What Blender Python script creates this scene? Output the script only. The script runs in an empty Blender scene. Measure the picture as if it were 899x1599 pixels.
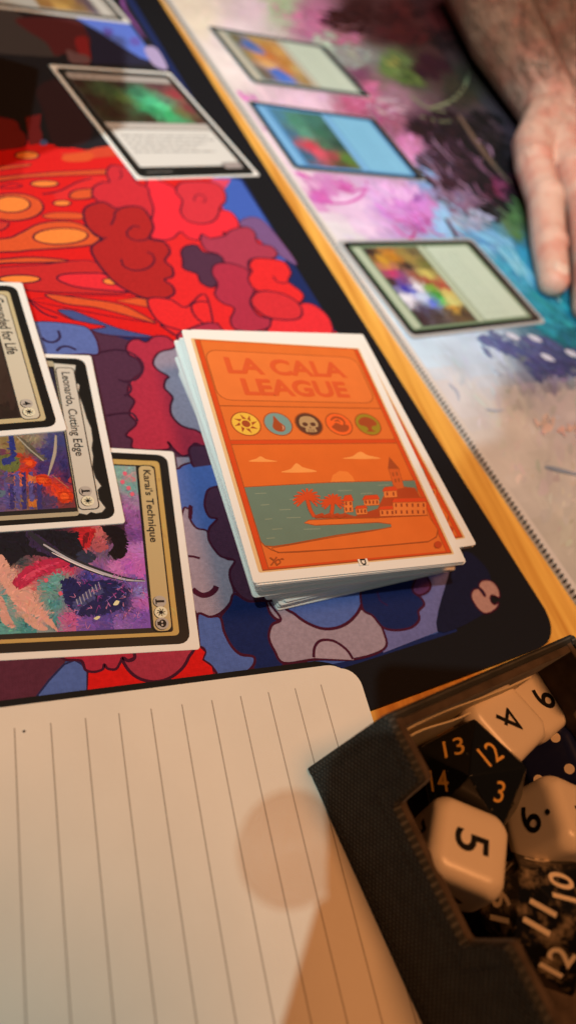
import bpy, bmesh, math, random
from mathutils import Vector, Matrix, Euler

random.seed(7)
sc = bpy.context.scene
C = sc.collection
S = 0.001                      # everything below is written in millimetres
R_ = math.radians

# ------------------------------------------------------------------ camera
IMG_W, IMG_H, FPX = 899.0, 1599.0, 1049.03
CAM = Vector((-61.338, -160.919, 160.861))
CROT = Euler((R_(36.42676), R_(-18.77428), R_(-16.83676)), 'XYZ').to_matrix()
cd = bpy.data.cameras.new('camera')
cam = bpy.data.objects.new('camera', cd)
C.objects.link(cam)
cam.location = CAM * S
cam.rotation_euler = (R_(36.42676), R_(-18.77428), R_(-16.83676))
cd.sensor_fit = 'VERTICAL'
cd.sensor_height = 24.0
cd.lens = 24.0 * FPX / IMG_H
cd.clip_start = 0.005
cd.clip_end = 20
cd.dof.use_dof = True
cd.dof.focus_distance = 0.174
cd.dof.aperture_fstop = 5.2
sc.camera = cam
sc.render.resolution_x, sc.render.resolution_y = 575, 1024

# ------------------------------------------------------------------ world, lamps, exposure
w = bpy.data.worlds.new('World')
sc.world = w
w.use_nodes = True
bgn = w.node_tree.nodes['Background']
bgn.inputs[0].default_value = (0.75, 0.62, 0.50, 1)
bgn.inputs[1].default_value = 0.035
sc.view_settings.view_transform = 'Standard'
sc.view_settings.look = 'None'
sc.view_settings.exposure = 0
sc.view_settings.gamma = 1
sc.cycles.use_adaptive_sampling = True
sc.cycles.max_bounces = 6


def aim(o, loc, target):
    o.location = Vector(loc) * S
    o.rotation_euler = (Vector(target) - Vector(loc)).to_track_quat('-Z', 'Y').to_euler()


ld = bpy.data.lights.new('cool_spotlight', 'SPOT')
ld.energy = 345
ld.color = (0.78, 0.95, 0.98)
ld.spot_size = R_(10.6)
ld.spot_blend = 1.0
ld.shadow_soft_size = 0.034
lo = bpy.data.objects.new('cool_spotlight', ld)
C.objects.link(lo)
LDIR = Vector((159, 113, -161)).normalized()
aim(lo, CAM - LDIR * 2300, (135, 195, 0))

ld = bpy.data.lights.new('neutral_ceiling_lamp', 'POINT')
ld.energy = 70.0
ld.color = (0.80, 1.0, 0.93)
ld.shadow_soft_size = 0.014
lo = bpy.data.objects.new('neutral_ceiling_lamp', ld)
C.objects.link(lo)
NDIR = Vector((69, 21, -153)).normalized()
lo.location = (CAM - NDIR * 1900) * S

ld = bpy.data.lights.new('warm_ceiling_lamp', 'AREA')
ld.shape = 'DISK'
ld.size = 0.30
ld.energy = 6.2
ld.color = (1.0, 0.40, 0.14)
lo = bpy.data.objects.new('warm_ceiling_lamp', ld)
C.objects.link(lo)
aim(lo, (140, -150, 980), (60, -20, 0))


# ------------------------------------------------------------------ helpers
def un(u, v, z=0.0):
    """point of the horizontal plane z (mm) that the photograph shows at pixel u, v"""
    d = CROT @ Vector(((u - IMG_W / 2) / FPX, -(v - IMG_H / 2) / FPX, -1))
    t = (z - CAM.z) / d.z
    return CAM + d * t


def pix(p):
    q = CROT.transposed() @ (Vector(p) - CAM)
    return (IMG_W / 2 + FPX * q.x / -q.z, IMG_H / 2 - FPX * q.y / -q.z)


def crop(x0, y0, s, z=0.0):
    """map from an enlarged crop of the photograph to the plane z"""
    def f(p):
        q = un(x0 + p[0] * s, y0 + p[1] * s, z)
        return (q.x, q.y)
    return f


def col(r, g, b, k=1.0):
    def l(x):
        x /= 255.0
        x = x / 12.92 if x <= 0.04045 else ((x + 0.055) / 1.055) ** 2.4
        return min(0.9, x * k)
    return (l(r), l(g), l(b), 1.0)


def spline(pts, closed=True, n=5):
    out = []
    m = len(pts)
    rng = range(m) if closed else range(m - 1)
    for i in rng:
        if closed:
            p0, p1, p2, p3 = pts[(i - 1) % m], pts[i], pts[(i + 1) % m], pts[(i + 2) % m]
        else:
            p0, p1, p2, p3 = pts[max(i - 1, 0)], pts[i], pts[i + 1], pts[min(i + 2, m - 1)]
        for k in range(n):
            t = k / n
            r = []
            for a in (0, 1):
                r.append(0.5 * (2 * p1[a] + (p2[a] - p0[a]) * t + (2 * p0[a] - 5 * p1[a] + 4 * p2[a] - p3[a]) * t * t
                                + (3 * p1[a] - p0[a] - 3 * p2[a] + p3[a]) * t ** 3))
            out.append(tuple(r))
    if not closed:
        out.append(tuple(pts[-1]))
    return out


def rrect(x0, y0, x1, y1, r, n=5):
    pts = []
    for cx, cy, a0 in ((x1 - r, y1 - r, 0), (x0 + r, y1 - r, 90), (x0 + r, y0 + r, 180), (x1 - r, y0 + r, 270)):
        for k in range(n + 1):
            a = R_(a0 + 90 * k / n)
            pts.append((cx + r * math.cos(a), cy + r * math.sin(a)))
    return pts


def ellipse(cx, cy, rx, ry, n=24, rot=0):
    c, s = math.cos(R_(rot)), math.sin(R_(rot))
    o = []
    for k in range(n):
        a = 2 * math.pi * k / n
        x, y = rx * math.cos(a), ry * math.sin(a)
        o.append((cx + x * c - y * s, cy + x * s + y * c))
    return o


_textcache = {}


def text_geo(s, offset=0.0):
    key = (s, offset)
    if key in _textcache:
        return _textcache[key]
    cu = bpy.data.curves.new('t', 'FONT')
    cu.body = s
    cu.size = 1
    cu.offset = offset
    cu.resolution_u = 4
    o = bpy.data.objects.new('t', cu)
    C.objects.link(o)
    dg = bpy.context.evaluated_depsgraph_get()
    me = bpy.data.meshes.new_from_object(o.evaluated_get(dg))
    vs = [(v.co.x, v.co.y) for v in me.vertices]
    fs = [tuple(p.vertices) for p in me.polygons]
    bpy.data.objects.remove(o)
    bpy.data.curves.remove(cu)
    bpy.data.meshes.remove(me)
    x0 = min(v[0] for v in vs); x1 = max(v[0] for v in vs)
    y0 = min(v[1] for v in vs); y1 = max(v[1] for v in vs)
    _textcache[key] = (vs, fs, (x0, y0, x1, y1))
    return _textcache[key]


class Print:
    """flat coloured print: polygons stacked a few microns apart, one colour each"""
    def __init__(s, step=0.0025, fmap=None):
        s.v, s.f, s.c, s.z, s.step, s.map = [], [], [], 0.0, step, fmap

    def _add(s, pts, color, z):
        a = sum(pts[i - 1][0] * pts[i][1] - pts[i][0] * pts[i - 1][1] for i in range(len(pts)))
        if a < 0:
            pts = pts[::-1]
        b = len(s.v)
        s.v += [(p[0], p[1], z) for p in pts]
        s.f.append(tuple(range(b, b + len(pts))))
        s.c.append(color)

    def poly(s, pts, color, smooth=False, line=0.0, lc=None, n=5, lift=True):
        if smooth:
            pts = spline(pts, True, n)
        if s.map:
            pts = [s.map(p) for p in pts]
        if lift:
            s.z += s.step
        s._add(pts, color, s.z)
        if line:
            s.ribbon(pts, line, lc, True)
        return s

    def line(s, pts, width, color, smooth=True, taper=False):
        if smooth:
            pts = spline(pts, False, 5)
        if s.map:
            pts = [s.map(p) for p in pts]
        s.ribbon(pts, width, color, False, taper)

    def ribbon(s, pts, width, color, closed, taper=False):
        q = [pts[0]]
        for p in pts[1:]:
            if (p[0] - q[-1][0]) ** 2 + (p[1] - q[-1][1]) ** 2 > 1e-6:
                q.append(p)
        pts = q
        m = len(pts)
        if m < 2:
            return
        s.z += s.step
        L, Rr = [], []
        for i in range(m):
            a = pts[i - 1] if (closed or i) else pts[0]
            b = pts[(i + 1) % m] if (closed or i < m - 1) else pts[-1]
            dx, dy = b[0] - a[0], b[1] - a[1]
            d = math.hypot(dx, dy) or 1
            wd = width / 2
            if taper:
                wd *= 0.25 + 0.75 * math.sin(math.pi * (0.12 + 0.88 * i / (m - 1)))
            L.append((pts[i][0] - dy / d * wd, pts[i][1] + dx / d * wd))
            Rr.append((pts[i][0] + dy / d * wd, pts[i][1] - dx / d * wd))
        for i in range(m if closed else m - 1):
            j = (i + 1) % m
            s._add([L[i], Rr[i], Rr[j], L[j]], color, s.z)

    def text(s, string, x0, y0, x1, y1, color, offset=0.0, ang=0, shear=0.0):
        """text filling the box x0..x1, y0..y1 (local y up), not mapped"""
        vs, fs, (a0, b0, a1, b1) = text_geo(string, offset)
        s.z += s.step
        b = len(s.v)
        cx, cy = (x0 + x1) / 2, (y0 + y1) / 2
        c, sn = math.cos(R_(ang)), math.sin(R_(ang))
        for x, y in vs:
            px = x0 + (x - a0) / (a1 - a0) * (x1 - x0) - cx
            py = y0 + (y - b0) / (b1 - b0) * (y1 - y0) - cy
            s.v.append((cx + px * c - py * sn, cy + px * sn + py * c, s.z))
        for f in fs:
            s.f.append(tuple(b + i for i in f))
            s.c.append(color)

    def strokes(s, n, rnd_pt, cfun, size, afun, jit=0.12, inside=None, aspect=0.28):
        s.z += s.step
        zb = s.z
        dz = 8 if n > 300 else 1.5
        for k in range(n):
            x, y = rnd_pt()
            a = afun(x, y) + random.gauss(0, 0.35)
            L = size * random.uniform(0.5, 1.5)
            W = L * aspect * random.uniform(0.6, 1.5)
            bend = random.uniform(-0.25, 0.25) * L
            ca, sa = math.cos(a), math.sin(a)
            pts = []
            for (t, u) in ((-1, 0), (-0.5, -0.8), (0.2, -1), (0.8, -0.6), (1, 0.1), (0.5, 0.8), (-0.3, 0.9), (-0.8, 0.5)):
                lx = t * L / 2
                ly = u * W / 2 + bend * (t * t - 0.4) * 0.6
                pts.append((x + lx * ca - ly * sa, y + lx * sa + ly * ca))
            if inside and not all(inside(p) for p in pts):
                continue
            c = cfun(x, y)
            q = jit * (1 - 0.85 * min(1, (c[0] + c[1] + c[2]) / 2.1))       # pale paint varies less
            g = random.gauss(1, q)
            c = tuple(max(0.002, min(0.9, c[i] * g * random.gauss(1, q * 0.5))) for i in range(3)) + (1,)
            s._add(pts, c, zb + s.step * dz * k / n)
        s.z = zb + s.step * (dz + .5)

    def build(s, name, mat, parent=None, loc=(0, 0, 0), rz=0.0):
        me = bpy.data.meshes.new(name)
        me.from_pydata([(x * S, y * S, z * S) for x, y, z in s.v], [], s.f)
        ca = me.color_attributes.new('Col', 'FLOAT_COLOR', 'CORNER')
        buf = []
        for f, c in zip(s.f, s.c):
            buf += list(c) * len(f)
        ca.data.foreach_set('color', buf)
        me.materials.append(mat)
        o = bpy.data.objects.new(name, me)
        C.objects.link(o)
        o.location = Vector(loc) * S
        o.rotation_euler.z = rz
        o.parent = parent
        return o


def obj(name, bm, mat, parent=None, loc=(0, 0, 0), rot=(0, 0, 0), smooth=False):
    me = bpy.data.meshes.new(name)
    bmesh.ops.scale(bm, vec=(S, S, S), verts=bm.verts)
    bm.to_mesh(me)
    bm.free()
    if mat:
        me.materials.append(mat)
    if smooth:
        for p in me.polygons:
            p.use_smooth = True
    o = bpy.data.objects.new(name, me)
    C.objects.link(o)
    o.location = Vector(loc) * S
    o.rotation_euler = rot
    o.parent = parent
    return o


def tag(o, label=None, cat=None, group=None, kind=None):
    if label: o['label'] = label
    if cat: o['category'] = cat
    if group: o['group'] = group
    if kind: o['kind'] = kind
    return o


def empty(name, loc=(0, 0, 0), rot=(0, 0, 0)):
    o = bpy.data.objects.new(name, None)
    C.objects.link(o)
    o.location = Vector(loc) * S
    o.rotation_euler = rot
    o.empty_display_size = 0.01
    return o


def slab_bm(pts, z0, z1, bevel=0.0, seg=2, bm=None):
    own = bm is None
    bm = bm or bmesh.new()
    a = sum(pts[i - 1][0] * pts[i][1] - pts[i][0] * pts[i - 1][1] for i in range(len(pts)))
    if a < 0:
        pts = pts[::-1]
    lo_ = [bm.verts.new((p[0], p[1], z0)) for p in pts]
    hi = [bm.verts.new((p[0], p[1], z1)) for p in pts]
    n = len(pts)
    top = bm.faces.new(hi)
    bm.faces.new(lo_[::-1])
    for i in range(n):
        bm.faces.new((lo_[i], lo_[(i + 1) % n], hi[(i + 1) % n], hi[i]))
    if bevel and own:
        bmesh.ops.bevel(bm, geom=[e for e in top.edges], offset=bevel, segments=seg, profile=0.5, affect='EDGES')
    return bm


# ------------------------------------------------------------------ materials
def mat(name, base=(0.5, 0.5, 0.5), rough=0.5, spec=0.5, coat=0.0, sheen=0.0, attr=False, metallic=0.0, sss=0.0):
    m = bpy.data.materials.new(name)
    m.use_nodes = True
    nt = m.node_tree
    p = nt.nodes['Principled BSDF']
    p.inputs['Base Color'].default_value = tuple(base[:3]) + (1,)
    p.inputs['Roughness'].default_value = rough
    p.inputs['Specular IOR Level'].default_value = spec
    p.inputs['Coat Weight'].default_value = coat
    p.inputs['Coat Roughness'].default_value = 0.12
    p.inputs['Sheen Weight'].default_value = sheen
    p.inputs['Metallic'].default_value = metallic
    if sss:
        p.inputs['Subsurface Weight'].default_value = sss
        p.inputs['Subsurface Radius'].default_value = (0.004, 0.0015, 0.0008)
        p.inputs['Subsurface Scale'].default_value = 0.6
    if attr:
        a = nt.nodes.new('ShaderNodeAttribute')
        a.attribute_name = 'Col'
        nt.links.new(a.outputs['Color'], p.inputs['Base Color'])
    return m


def N(m, kind, **kw):
    n = m.node_tree.nodes.new(kind)
    for k, v in kw.items():
        if k.startswith('i_'):
            n.inputs[k[2:].replace('_', ' ')].default_value = v
        else:
            setattr(n, k, v)
    return n


def bump(m, height_socket, strength=0.3, dist=0.0002):
    b = N(m, 'ShaderNodeBump')
    b.inputs['Strength'].default_value = strength
    b.inputs['Distance'].default_value = dist
    m.node_tree.links.new(height_socket, b.inputs['Height'])
    m.node_tree.links.new(b.outputs['Normal'], m.node_tree.nodes['Principled BSDF'].inputs['Normal'])


def coords(m):
    t = N(m, 'ShaderNodeTexCoord')
    return t.outputs['Object']


def mottling(m, scale, amount, detail=4, src=None):
    """multiply the base colour by a noise around 1"""
    nt = m.node_tree
    p = nt.nodes['Principled BSDF']
    n = N(m, 'ShaderNodeTexNoise')
    n.inputs['Scale'].default_value = scale
    n.inputs['Detail'].default_value = detail
    nt.links.new(coords(m), n.inputs['Vector'])
    mr = N(m, 'ShaderNodeMapRange')
    mr.inputs['From Min'].default_value = 0.3
    mr.inputs['From Max'].default_value = 0.7
    mr.inputs['To Min'].default_value = 1 - amount
    mr.inputs['To Max'].default_value = 1 + amount
    nt.links.new(n.outputs[0], mr.inputs['Value'])
    vm = N(m, 'ShaderNodeVectorMath', operation='SCALE')
    inp = p.inputs['Base Color']
    if inp.is_linked:
        nt.links.new(inp.links[0].from_socket, vm.inputs[0])
    else:
        vm.inputs[0].default_value = inp.default_value[:3]
    nt.links.new(mr.outputs[0], vm.inputs['Scale'])
    nt.links.new(vm.outputs[0], inp)
    return n


def weave(m, scale, strength, dist, rot=(0, 0, 0), axes=('X', 'Y')):
    """fine woven relief from two crossed wave textures"""
    nt = m.node_tree
    mp = N(m, 'ShaderNodeMapping')
    mp.inputs['Rotation'].default_value = rot
    nt.links.new(coords(m), mp.inputs['Vector'])
    ws = []
    for d in axes:
        wv = N(m, 'ShaderNodeTexWave', bands_direction=d)
        wv.inputs['Scale'].default_value = scale
        wv.inputs['Distortion'].default_value = 0.6
        wv.inputs['Detail'].default_value = 1
        nt.links.new(mp.outputs[0], wv.inputs['Vector'])
        ws.append(wv)
    mx = N(m, 'ShaderNodeMath', operation='MULTIPLY')
    nt.links.new(ws[0].outputs['Fac'], mx.inputs[0])
    nt.links.new(ws[1].outputs['Fac'], mx.inputs[1])
    bump(m, mx.outputs[0], strength, dist)
    return mx


M_MAT = mat('mat_cloth_print', rough=0.8, spec=0.12, sheen=0.03, attr=True)
mottling(M_MAT, 900, 0.10, 2)
weave(M_MAT, 480, 0.3, 0.0002)
M_MATBLACK = mat('mat_black_cloth', (0.009, 0.0085, 0.0105), rough=0.8, spec=0.12, sheen=0.0)
weave(M_MATBLACK, 420, 0.4, 0.0002)
M_OPP = mat('painted_mat_cloth', rough=0.7, spec=0.25, attr=True)
mottling(M_OPP, 60, 0.10, 5)
M_RUBBER = mat('mat_rubber', (0.01, 0.01, 0.01), rough=0.8)
M_EDGE = mat('mat_edge_cloth', (0.62, 0.58, 0.56), rough=0.8)
M_CARD = mat('card_gloss_print', rough=0.34, spec=0.5, coat=0.25, attr=True)
M_BACK = mat('card_back_print', rough=0.38, spec=0.4, coat=0.12, attr=True)
mottling(M_BACK, 180, 0.03, 3)
M_SLEEVE = mat('white_sleeve', (0.76, 0.745, 0.71), rough=0.34, spec=0.4)
M_CLEAR = mat('clear_sleeve_rim', (0.40, 0.40, 0.41), rough=0.25, spec=0.5)
M_BLACKCARD = mat('card_black_border', (0.012, 0.011, 0.010), rough=0.32, spec=0.5, coat=0.2)
M_PAPER = mat('notebook_paper', (0.70, 0.645, 0.56), rough=0.85, spec=0.2)
mottling(M_PAPER, 45, 0.035, 6)
_n = N(M_PAPER, 'ShaderNodeTexNoise')
_n.inputs['Scale'].default_value = 26
_n.inputs['Detail'].default_value = 9
_n.inputs['Roughness'].default_value = 0.62
M_PAPER.node_tree.links.new(coords(M_PAPER), _n.inputs['Vector'])
bump(M_PAPER, _n.outputs[0], 0.35, 0.0016)
M_LINE = mat('ruled_line_ink', (0.30, 0.255, 0.21), rough=0.9, spec=0.1)
M_PAGEEDGE = mat('page_edges', (0.55, 0.45, 0.33), rough=0.9, spec=0.1)
M_COVER = mat('black_cover', (0.007, 0.007, 0.007), rough=0.7, spec=0.15)
M_FABRIC = mat('charcoal_fabric', (0.050, 0.056, 0.052), rough=0.8, spec=0.3)
wm = weave(M_FABRIC, 300, 1.0, 0.0004, (R_(45), 0, 0), ('Y', 'Z'))
_p = M_FABRIC.node_tree.nodes['Principled BSDF']
_r = N(M_FABRIC, 'ShaderNodeValToRGB')
_r.color_ramp.elements[0].position = 0.1
_r.color_ramp.elements[0].color = (0.020, 0.021, 0.019, 1)
_r.color_ramp.elements[1].position = 0.75
_r.color_ramp.elements[1].color = (0.088, 0.086, 0.077, 1)
M_FABRIC.node_tree.links.new(wm.outputs[0], _r.inputs[0])
M_FABRIC.node_tree.links.new(_r.outputs[0], _p.inputs['Base Color'])
mottling(M_FABRIC, 300, 0.25, 3)
M_LINING = mat('dark_lining', (0.075, 0.055, 0.040), rough=0.95, spec=0.1, sheen=0.15)
mottling(M_LINING, 220, 0.3, 4)
M_THREAD = mat('black_thread', (0.008, 0.008, 0.008), rough=0.7)
M_IVORY = mat('ivory_plastic', (0.74, 0.64, 0.50), rough=0.30, spec=0.45, sss=0.0)
M_INKBLACK = mat('black_inlay', (0.004, 0.004, 0.004), rough=0.7, spec=0.15)
M_GOLDINK = mat('gold_inlay', (0.72, 0.40, 0.08), rough=0.45)
M_CREAMINK = mat('cream_inlay', (0.80, 0.68, 0.50), rough=0.5)
M_NAVY = mat('navy_plastic', (0.008, 0.011, 0.045), rough=0.32, spec=0.25)
M_SLIP = mat('cream_paper_slip', (0.62, 0.52, 0.33), rough=0.7)

M_D20A = mat('black_speckled_plastic', (0.008, 0.009, 0.009), rough=0.14, spec=0.5)
M_D20B = mat('marbled_plastic', rough=0.22, spec=0.5)
nt = M_D20B.node_tree
n1 = N(M_D20B, 'ShaderNodeTexNoise')
n1.inputs['Scale'].default_value = 260
n1.inputs['Detail'].default_value = 7
n1.inputs['Roughness'].default_value = 0.65
nt.links.new(coords(M_D20B), n1.inputs['Vector'])
cr = N(M_D20B, 'ShaderNodeValToRGB')
cr.color_ramp.elements[0].position = 0.50
cr.color_ramp.elements[0].color = (0.006, 0.006, 0.006, 1)
cr.color_ramp.elements[1].position = 0.66
cr.color_ramp.elements[1].color = (0.26, 0.20, 0.125, 1)
nt.links.new(n1.outputs[0], cr.inputs[0])
nt.links.new(cr.outputs[0], nt.nodes['Principled BSDF'].inputs['Base Color'])
# faint pale flakes in the black die
nt = M_D20A.node_tree
n1 = N(M_D20A, 'ShaderNodeTexNoise')
n1.inputs['Scale'].default_value = 420
n1.inputs['Detail'].default_value = 2
nt.links.new(coords(M_D20A), n1.inputs['Vector'])
cr = N(M_D20A, 'ShaderNodeValToRGB')
cr.color_ramp.elements[0].position = 0.70
cr.color_ramp.elements[0].color = (0.007, 0.008, 0.008, 1)
cr.color_ramp.elements[1].position = 0.78
cr.color_ramp.elements[1].color = (0.20, 0.19, 0.15, 1)
nt.links.new(n1.outputs[0], cr.inputs[0])
nt.links.new(cr.outputs[0], nt.nodes['Principled BSDF'].inputs['Base Color'])

# table wood: yellow orange varnish with long faint grain
M_WOOD = mat('table_varnished_wood', (0.80, 0.42, 0.075), rough=0.38, spec=0.45)
nt = M_WOOD.node_tree
mp = N(M_WOOD, 'ShaderNodeMapping')
mp.inputs['Scale'].default_value = (260, 12, 12)
mp.inputs['Rotation'].default_value = (0, 0, R_(8))
nt.links.new(coords(M_WOOD), mp.inputs['Vector'])
n1 = N(M_WOOD, 'ShaderNodeTexNoise')
n1.inputs['Scale'].default_value = 1.0
n1.inputs['Detail'].default_value = 5
nt.links.new(mp.outputs[0], n1.inputs['Vector'])
cr = N(M_WOOD, 'ShaderNodeValToRGB')
cr.color_ramp.elements[0].position = 0.30
cr.color_ramp.elements[0].color = (0.54, 0.215, 0.028, 1)
cr.color_ramp.elements[1].position = 0.70
cr.color_ramp.elements[1].color = (0.86, 0.47, 0.09, 1)
nt.links.new(n1.outputs[0], cr.inputs[0])
nt.links.new(cr.outputs[0], nt.nodes['Principled BSDF'].inputs['Base Color'])

# skin
M_SKIN = mat('skin', (0.60, 0.33, 0.24), rough=0.5, spec=0.35, sss=0.15)
nt = M_SKIN.node_tree
n1 = N(M_SKIN, 'ShaderNodeTexNoise')
n1.inputs['Scale'].default_value = 55
n1.inputs['Detail'].default_value = 5
nt.links.new(coords(M_SKIN), n1.inputs['Vector'])
cr = N(M_SKIN, 'ShaderNodeValToRGB')
cr.color_ramp.elements[0].position = 0.40
cr.color_ramp.elements[0].color = (0.56, 0.24, 0.18, 1)
cr.color_ramp.elements[1].position = 0.58
cr.color_ramp.elements[1].color = (0.60, 0.36, 0.28, 1)
nt.links.new(n1.outputs[0], cr.inputs[0])
nt.links.new(cr.outputs[0], nt.nodes['Principled BSDF'].inputs['Base Color'])
n2 = N(M_SKIN, 'ShaderNodeTexNoise')
n2.inputs['Scale'].default_value = 600
n2.inputs['Detail'].default_value = 3
nt.links.new(coords(M_SKIN), n2.inputs['Vector'])
bump(M_SKIN, n2.outputs[0], 0.25, 0.0004)
M_NAIL = mat('fingernail', (0.66, 0.45, 0.36), rough=0.3)
M_HAIR = mat('arm_hair', (0.05, 0.028, 0.015), rough=0.6)

# ------------------------------------------------------------------ table
ZT = -2.6                                     # table top; the mats are 2.6 mm thick, z = 0 is their cloth
bm = slab_bm(rrect(-650, -420, 650, 760, 25), ZT - 28, ZT, 3)
tbl = obj('table', bm, M_WOOD)
tag(tbl, 'yellow varnished wooden table top under both play mats', 'table')

# ------------------------------------------------------------------ own play mat (clouds and flames)
RE0 = Vector((109.6, -111.8))                 # lower right corner of the mat
ed = (Vector((49.5, 316.0)) - Vector((87.0, 21.0))).normalized()   # along the right edge, away from us
le = Vector((-ed.y, ed.x))                    # to the left
MW, ML = 352.0, 600.0


def mat_outline(o, e, l, wd, ln, r):
    pts = rrect(0, 0, wd, ln, r, 8)
    return [tuple(o + l * p[0] + e * p[1]) for p in pts]


own = empty('play_mat')
tag(own, 'black edged play mat printed with cartoon flames and clouds', 'play mat')
base = mat_outline(RE0, ed, le, MW, ML, 11)
obj('mat_base', slab_bm(base, ZT + 0.005, -0.02, 0.4), M_MATBLACK, own)

OUT = col(58, 8, 30)
RED = (0.60, 0.009, 0.008, 1)
DRED = (0.36, 0.013, 0.013, 1)
ORR = (0.60, 0.075, 0.018, 1)
ORG = (0.78, 0.20, 0.035, 1)
CRIM = (0.36, 0.022, 0.050, 1)
CRIM2 = (0.34, 0.032, 0.065, 1)
PUR = (0.070, 0.022, 0.050, 1)
PURD = (0.045, 0.018, 0.034, 1)
BLUE = (0.055, 0.105, 0.36, 1)
BLUE2 = (0.075, 0.13, 0.40, 1)
NAVY = (0.009, 0.018, 0.095, 1)
LAV = (0.30, 0.25, 0.33, 1)
GREY = (0.25, 0.22, 0.30, 1)
OL = (0.055, 0.006, 0.022, 1)
P = Print(0.002)
idm = lambda p: (un(p[0], p[1], 0).x, un(p[0], p[1], 0).y)
P.map = idm
# inner panel: everything between the mat edges, navy
P.map = None
inset = lambda a, b: tuple(RE0 + le * a + ed * b)
P.poly([inset(38, 13), inset(MW - 9, 13), inset(MW - 9, ML - 9), inset(20, ML - 9), inset(17, 200), inset(22, 130)], NAVY)
P.map = idm
# background fields (photo coordinates)
P.poly([(-260, 60), (-120, -60), (10, -80), (185, -20), (235, 60), (300, 165), (265, 275), (0, 215), (-260, 260)], (0.012, 0.010, 0.013, 1))
P.poly([(-330, 236), (0, 212), (170, 240), (265, 270), (375, 283), (447, 393), (523, 517), (560, 560), (300, 540), (150, 505), (0, 505), (-330, 560)], RED)
P.poly([(-330, 545), (0, 470), (60, 490), (300, 560), (330, 800), (260, 830), (0, 820), (-330, 900)], PUR)
P.poly([(-330, 880), (0, 820), (240, 780), (420, 800), (640, 880), (702, 882), (683, 988), (600, 1014), (552, 1030), (400, 1062), (200, 1130), (0, 1190), (-330, 1290)], BLUE)
P.poly([(330, 270), (376, 282), (447, 393), (524, 517), (500, 530), (440, 480), (410, 380), (350, 330)], (0.045, 0.10, 0.42, 1))
P.poly([(447, 393), (524, 517), (500, 530), (440, 440)], NAVY)

# --- upper left dark art
F = lambda p: idm((p[0] * .2892, p[1] * .2892))
P.map = F
P.poly([(-300, 40), (0, 40), (90, 60), (230, 190), (330, 300), (150, 300), (0, 290), (-300, 280)], (0.050, 0.040, 0.040, 1), True)
P.poly([(90, 100), (300, 95), (430, 120), (490, 210), (470, 260), (440, 330), (360, 290), (300, 300), (250, 230), (140, 160)], (0.085, 0.014, 0.016, 1), True)
P.poly([(405, 215), (440, 195), (475, 215), (490, 330), (450, 342), (420, 270)], (0.22, 0.014, 0.016, 1), True)
P.poly([(362, 268), (420, 290), (470, 300), (485, 338), (385, 338)], (0.14, 0.07, 0.075, 1), True)
P.poly([(425, 95), (520, 160), (640, 240), (760, 310), (835, 335), (800, 350), (500, 345), (490, 210)], (0.018, 0.016, 0.040, 1))
P.poly([(400, 92), (700, 128), (790, 250), (835, 335), (760, 312), (640, 240), (520, 160)], (0.10, 0.17, 0.62, 1))
P.poly([(560, 150), (610, 160), (600, 195), (570, 190)], (0.10, 0.08, 0.40, 1), True)
P.poly([(700, 215), (740, 200), (760, 240), (720, 245)], (0.12, 0.10, 0.45, 1), True)
P.poly([(780, 262), (820, 250), (860, 280), (905, 372), (840, 358), (800, 310)], (0.40, 0.32, 0.55, 1), True)
P.poly([(655, -40), (690, 60), (740, 130), (790, 215), (765, 190), (705, 110), (650, 20)], (0.20, 0.06, 0.26, 1))
P.poly([(200, 480), (330, 430), (420, 560), (500, 700), (450, 780), (300, 790), (240, 620)], (0.028, 0.010, 0.012, 1), True)
P.poly([(-60, 640), (40, 640), (95, 660), (110, 700), (140, 730), (130, 790), (-60, 800)], (0.15, 0.014, 0.016, 1), True, 0.6, OL)
P.poly([(140, 635), (225, 615), (215, 690), (230, 720), (228, 775), (160, 785), (150, 700)], (0.15, 0.014, 0.016, 1))
P.poly(ellipse(237, 770, 22, 16), (0.06, 0.08, 0.20, 1))
for k in range(5):
    P.poly([(-700 + k * 130 + q[0], 420 + (k % 2) * 70 + q[1]) for q in ellipse(0, 0, 70, 50, 14)], (0.05 + 0.02 * k, 0.014, 0.02, 1), False, 0.6, OL)

# --- flames
A = crop(0, 160, 300 / 899)
P.map = A
LW = 0.75
P.poly([(-400, 240), (0, 225), (150, 208), (320, 214), (300, 236), (285, 262), (0, 290), (-400, 330)], RED)
P.poly([(285, 240), (380, 232), (450, 212), (520, 203), (552, 250), (440, 262), (330, 268)], (0.55, 0.05, 0.02, 1))
P.poly([(300, 250), (430, 235), (420, 272), (310, 276)], ORR, True)
for (x, y, a, b) in ((128, 248, 56, 19), (-190, 262, 70, 20)):
    P.poly(ellipse(x, y, a, b), ORG, False, LW, OL)
P.poly([(-400, 320), (0, 300), (150, 286), (140, 298), (0, 318), (-400, 345)], ORR, False, 0.4, OL)
P.poly([(-400, 385), (0, 348), (250, 326), (500, 314), (505, 336), (330, 342), (130, 352), (0, 370), (-400, 410)], ORR, False, LW * .8, OL)
P.line([(0, 395), (60, 380), (105, 390), (60, 402), (0, 400)], LW * .7, OL)
P.poly([(250, 430), (420, 345), (520, 352), (500, 400), (430, 400), (330, 440), (280, 480)], (0.62, 0.02, 0.02, 1))
P.line([(200, 430), (280, 415), (360, 375), (430, 355)], LW, OL)
P.poly(ellipse(210, 381, 66, 15), ORG, False, LW, OL)
P.poly([(325, 435), (345, 415), (400, 405), (440, 408), (430, 445), (370, 455), (335, 450)], ORR, True, LW, OL)
P.poly(ellipse(291, 472, 42, 13), ORG, False, LW * .9, OL)
P.poly(ellipse(65, 490, 140, 64, 32), ORR, False, LW, OL)
P.poly(ellipse(55, 478, 88, 38, 28), ORG, False, LW, OL)
P.poly([(200, 530), (260, 515), (380, 520), (395, 545), (330, 548), (230, 545)], ORR, True, LW * .6, OL)
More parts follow.
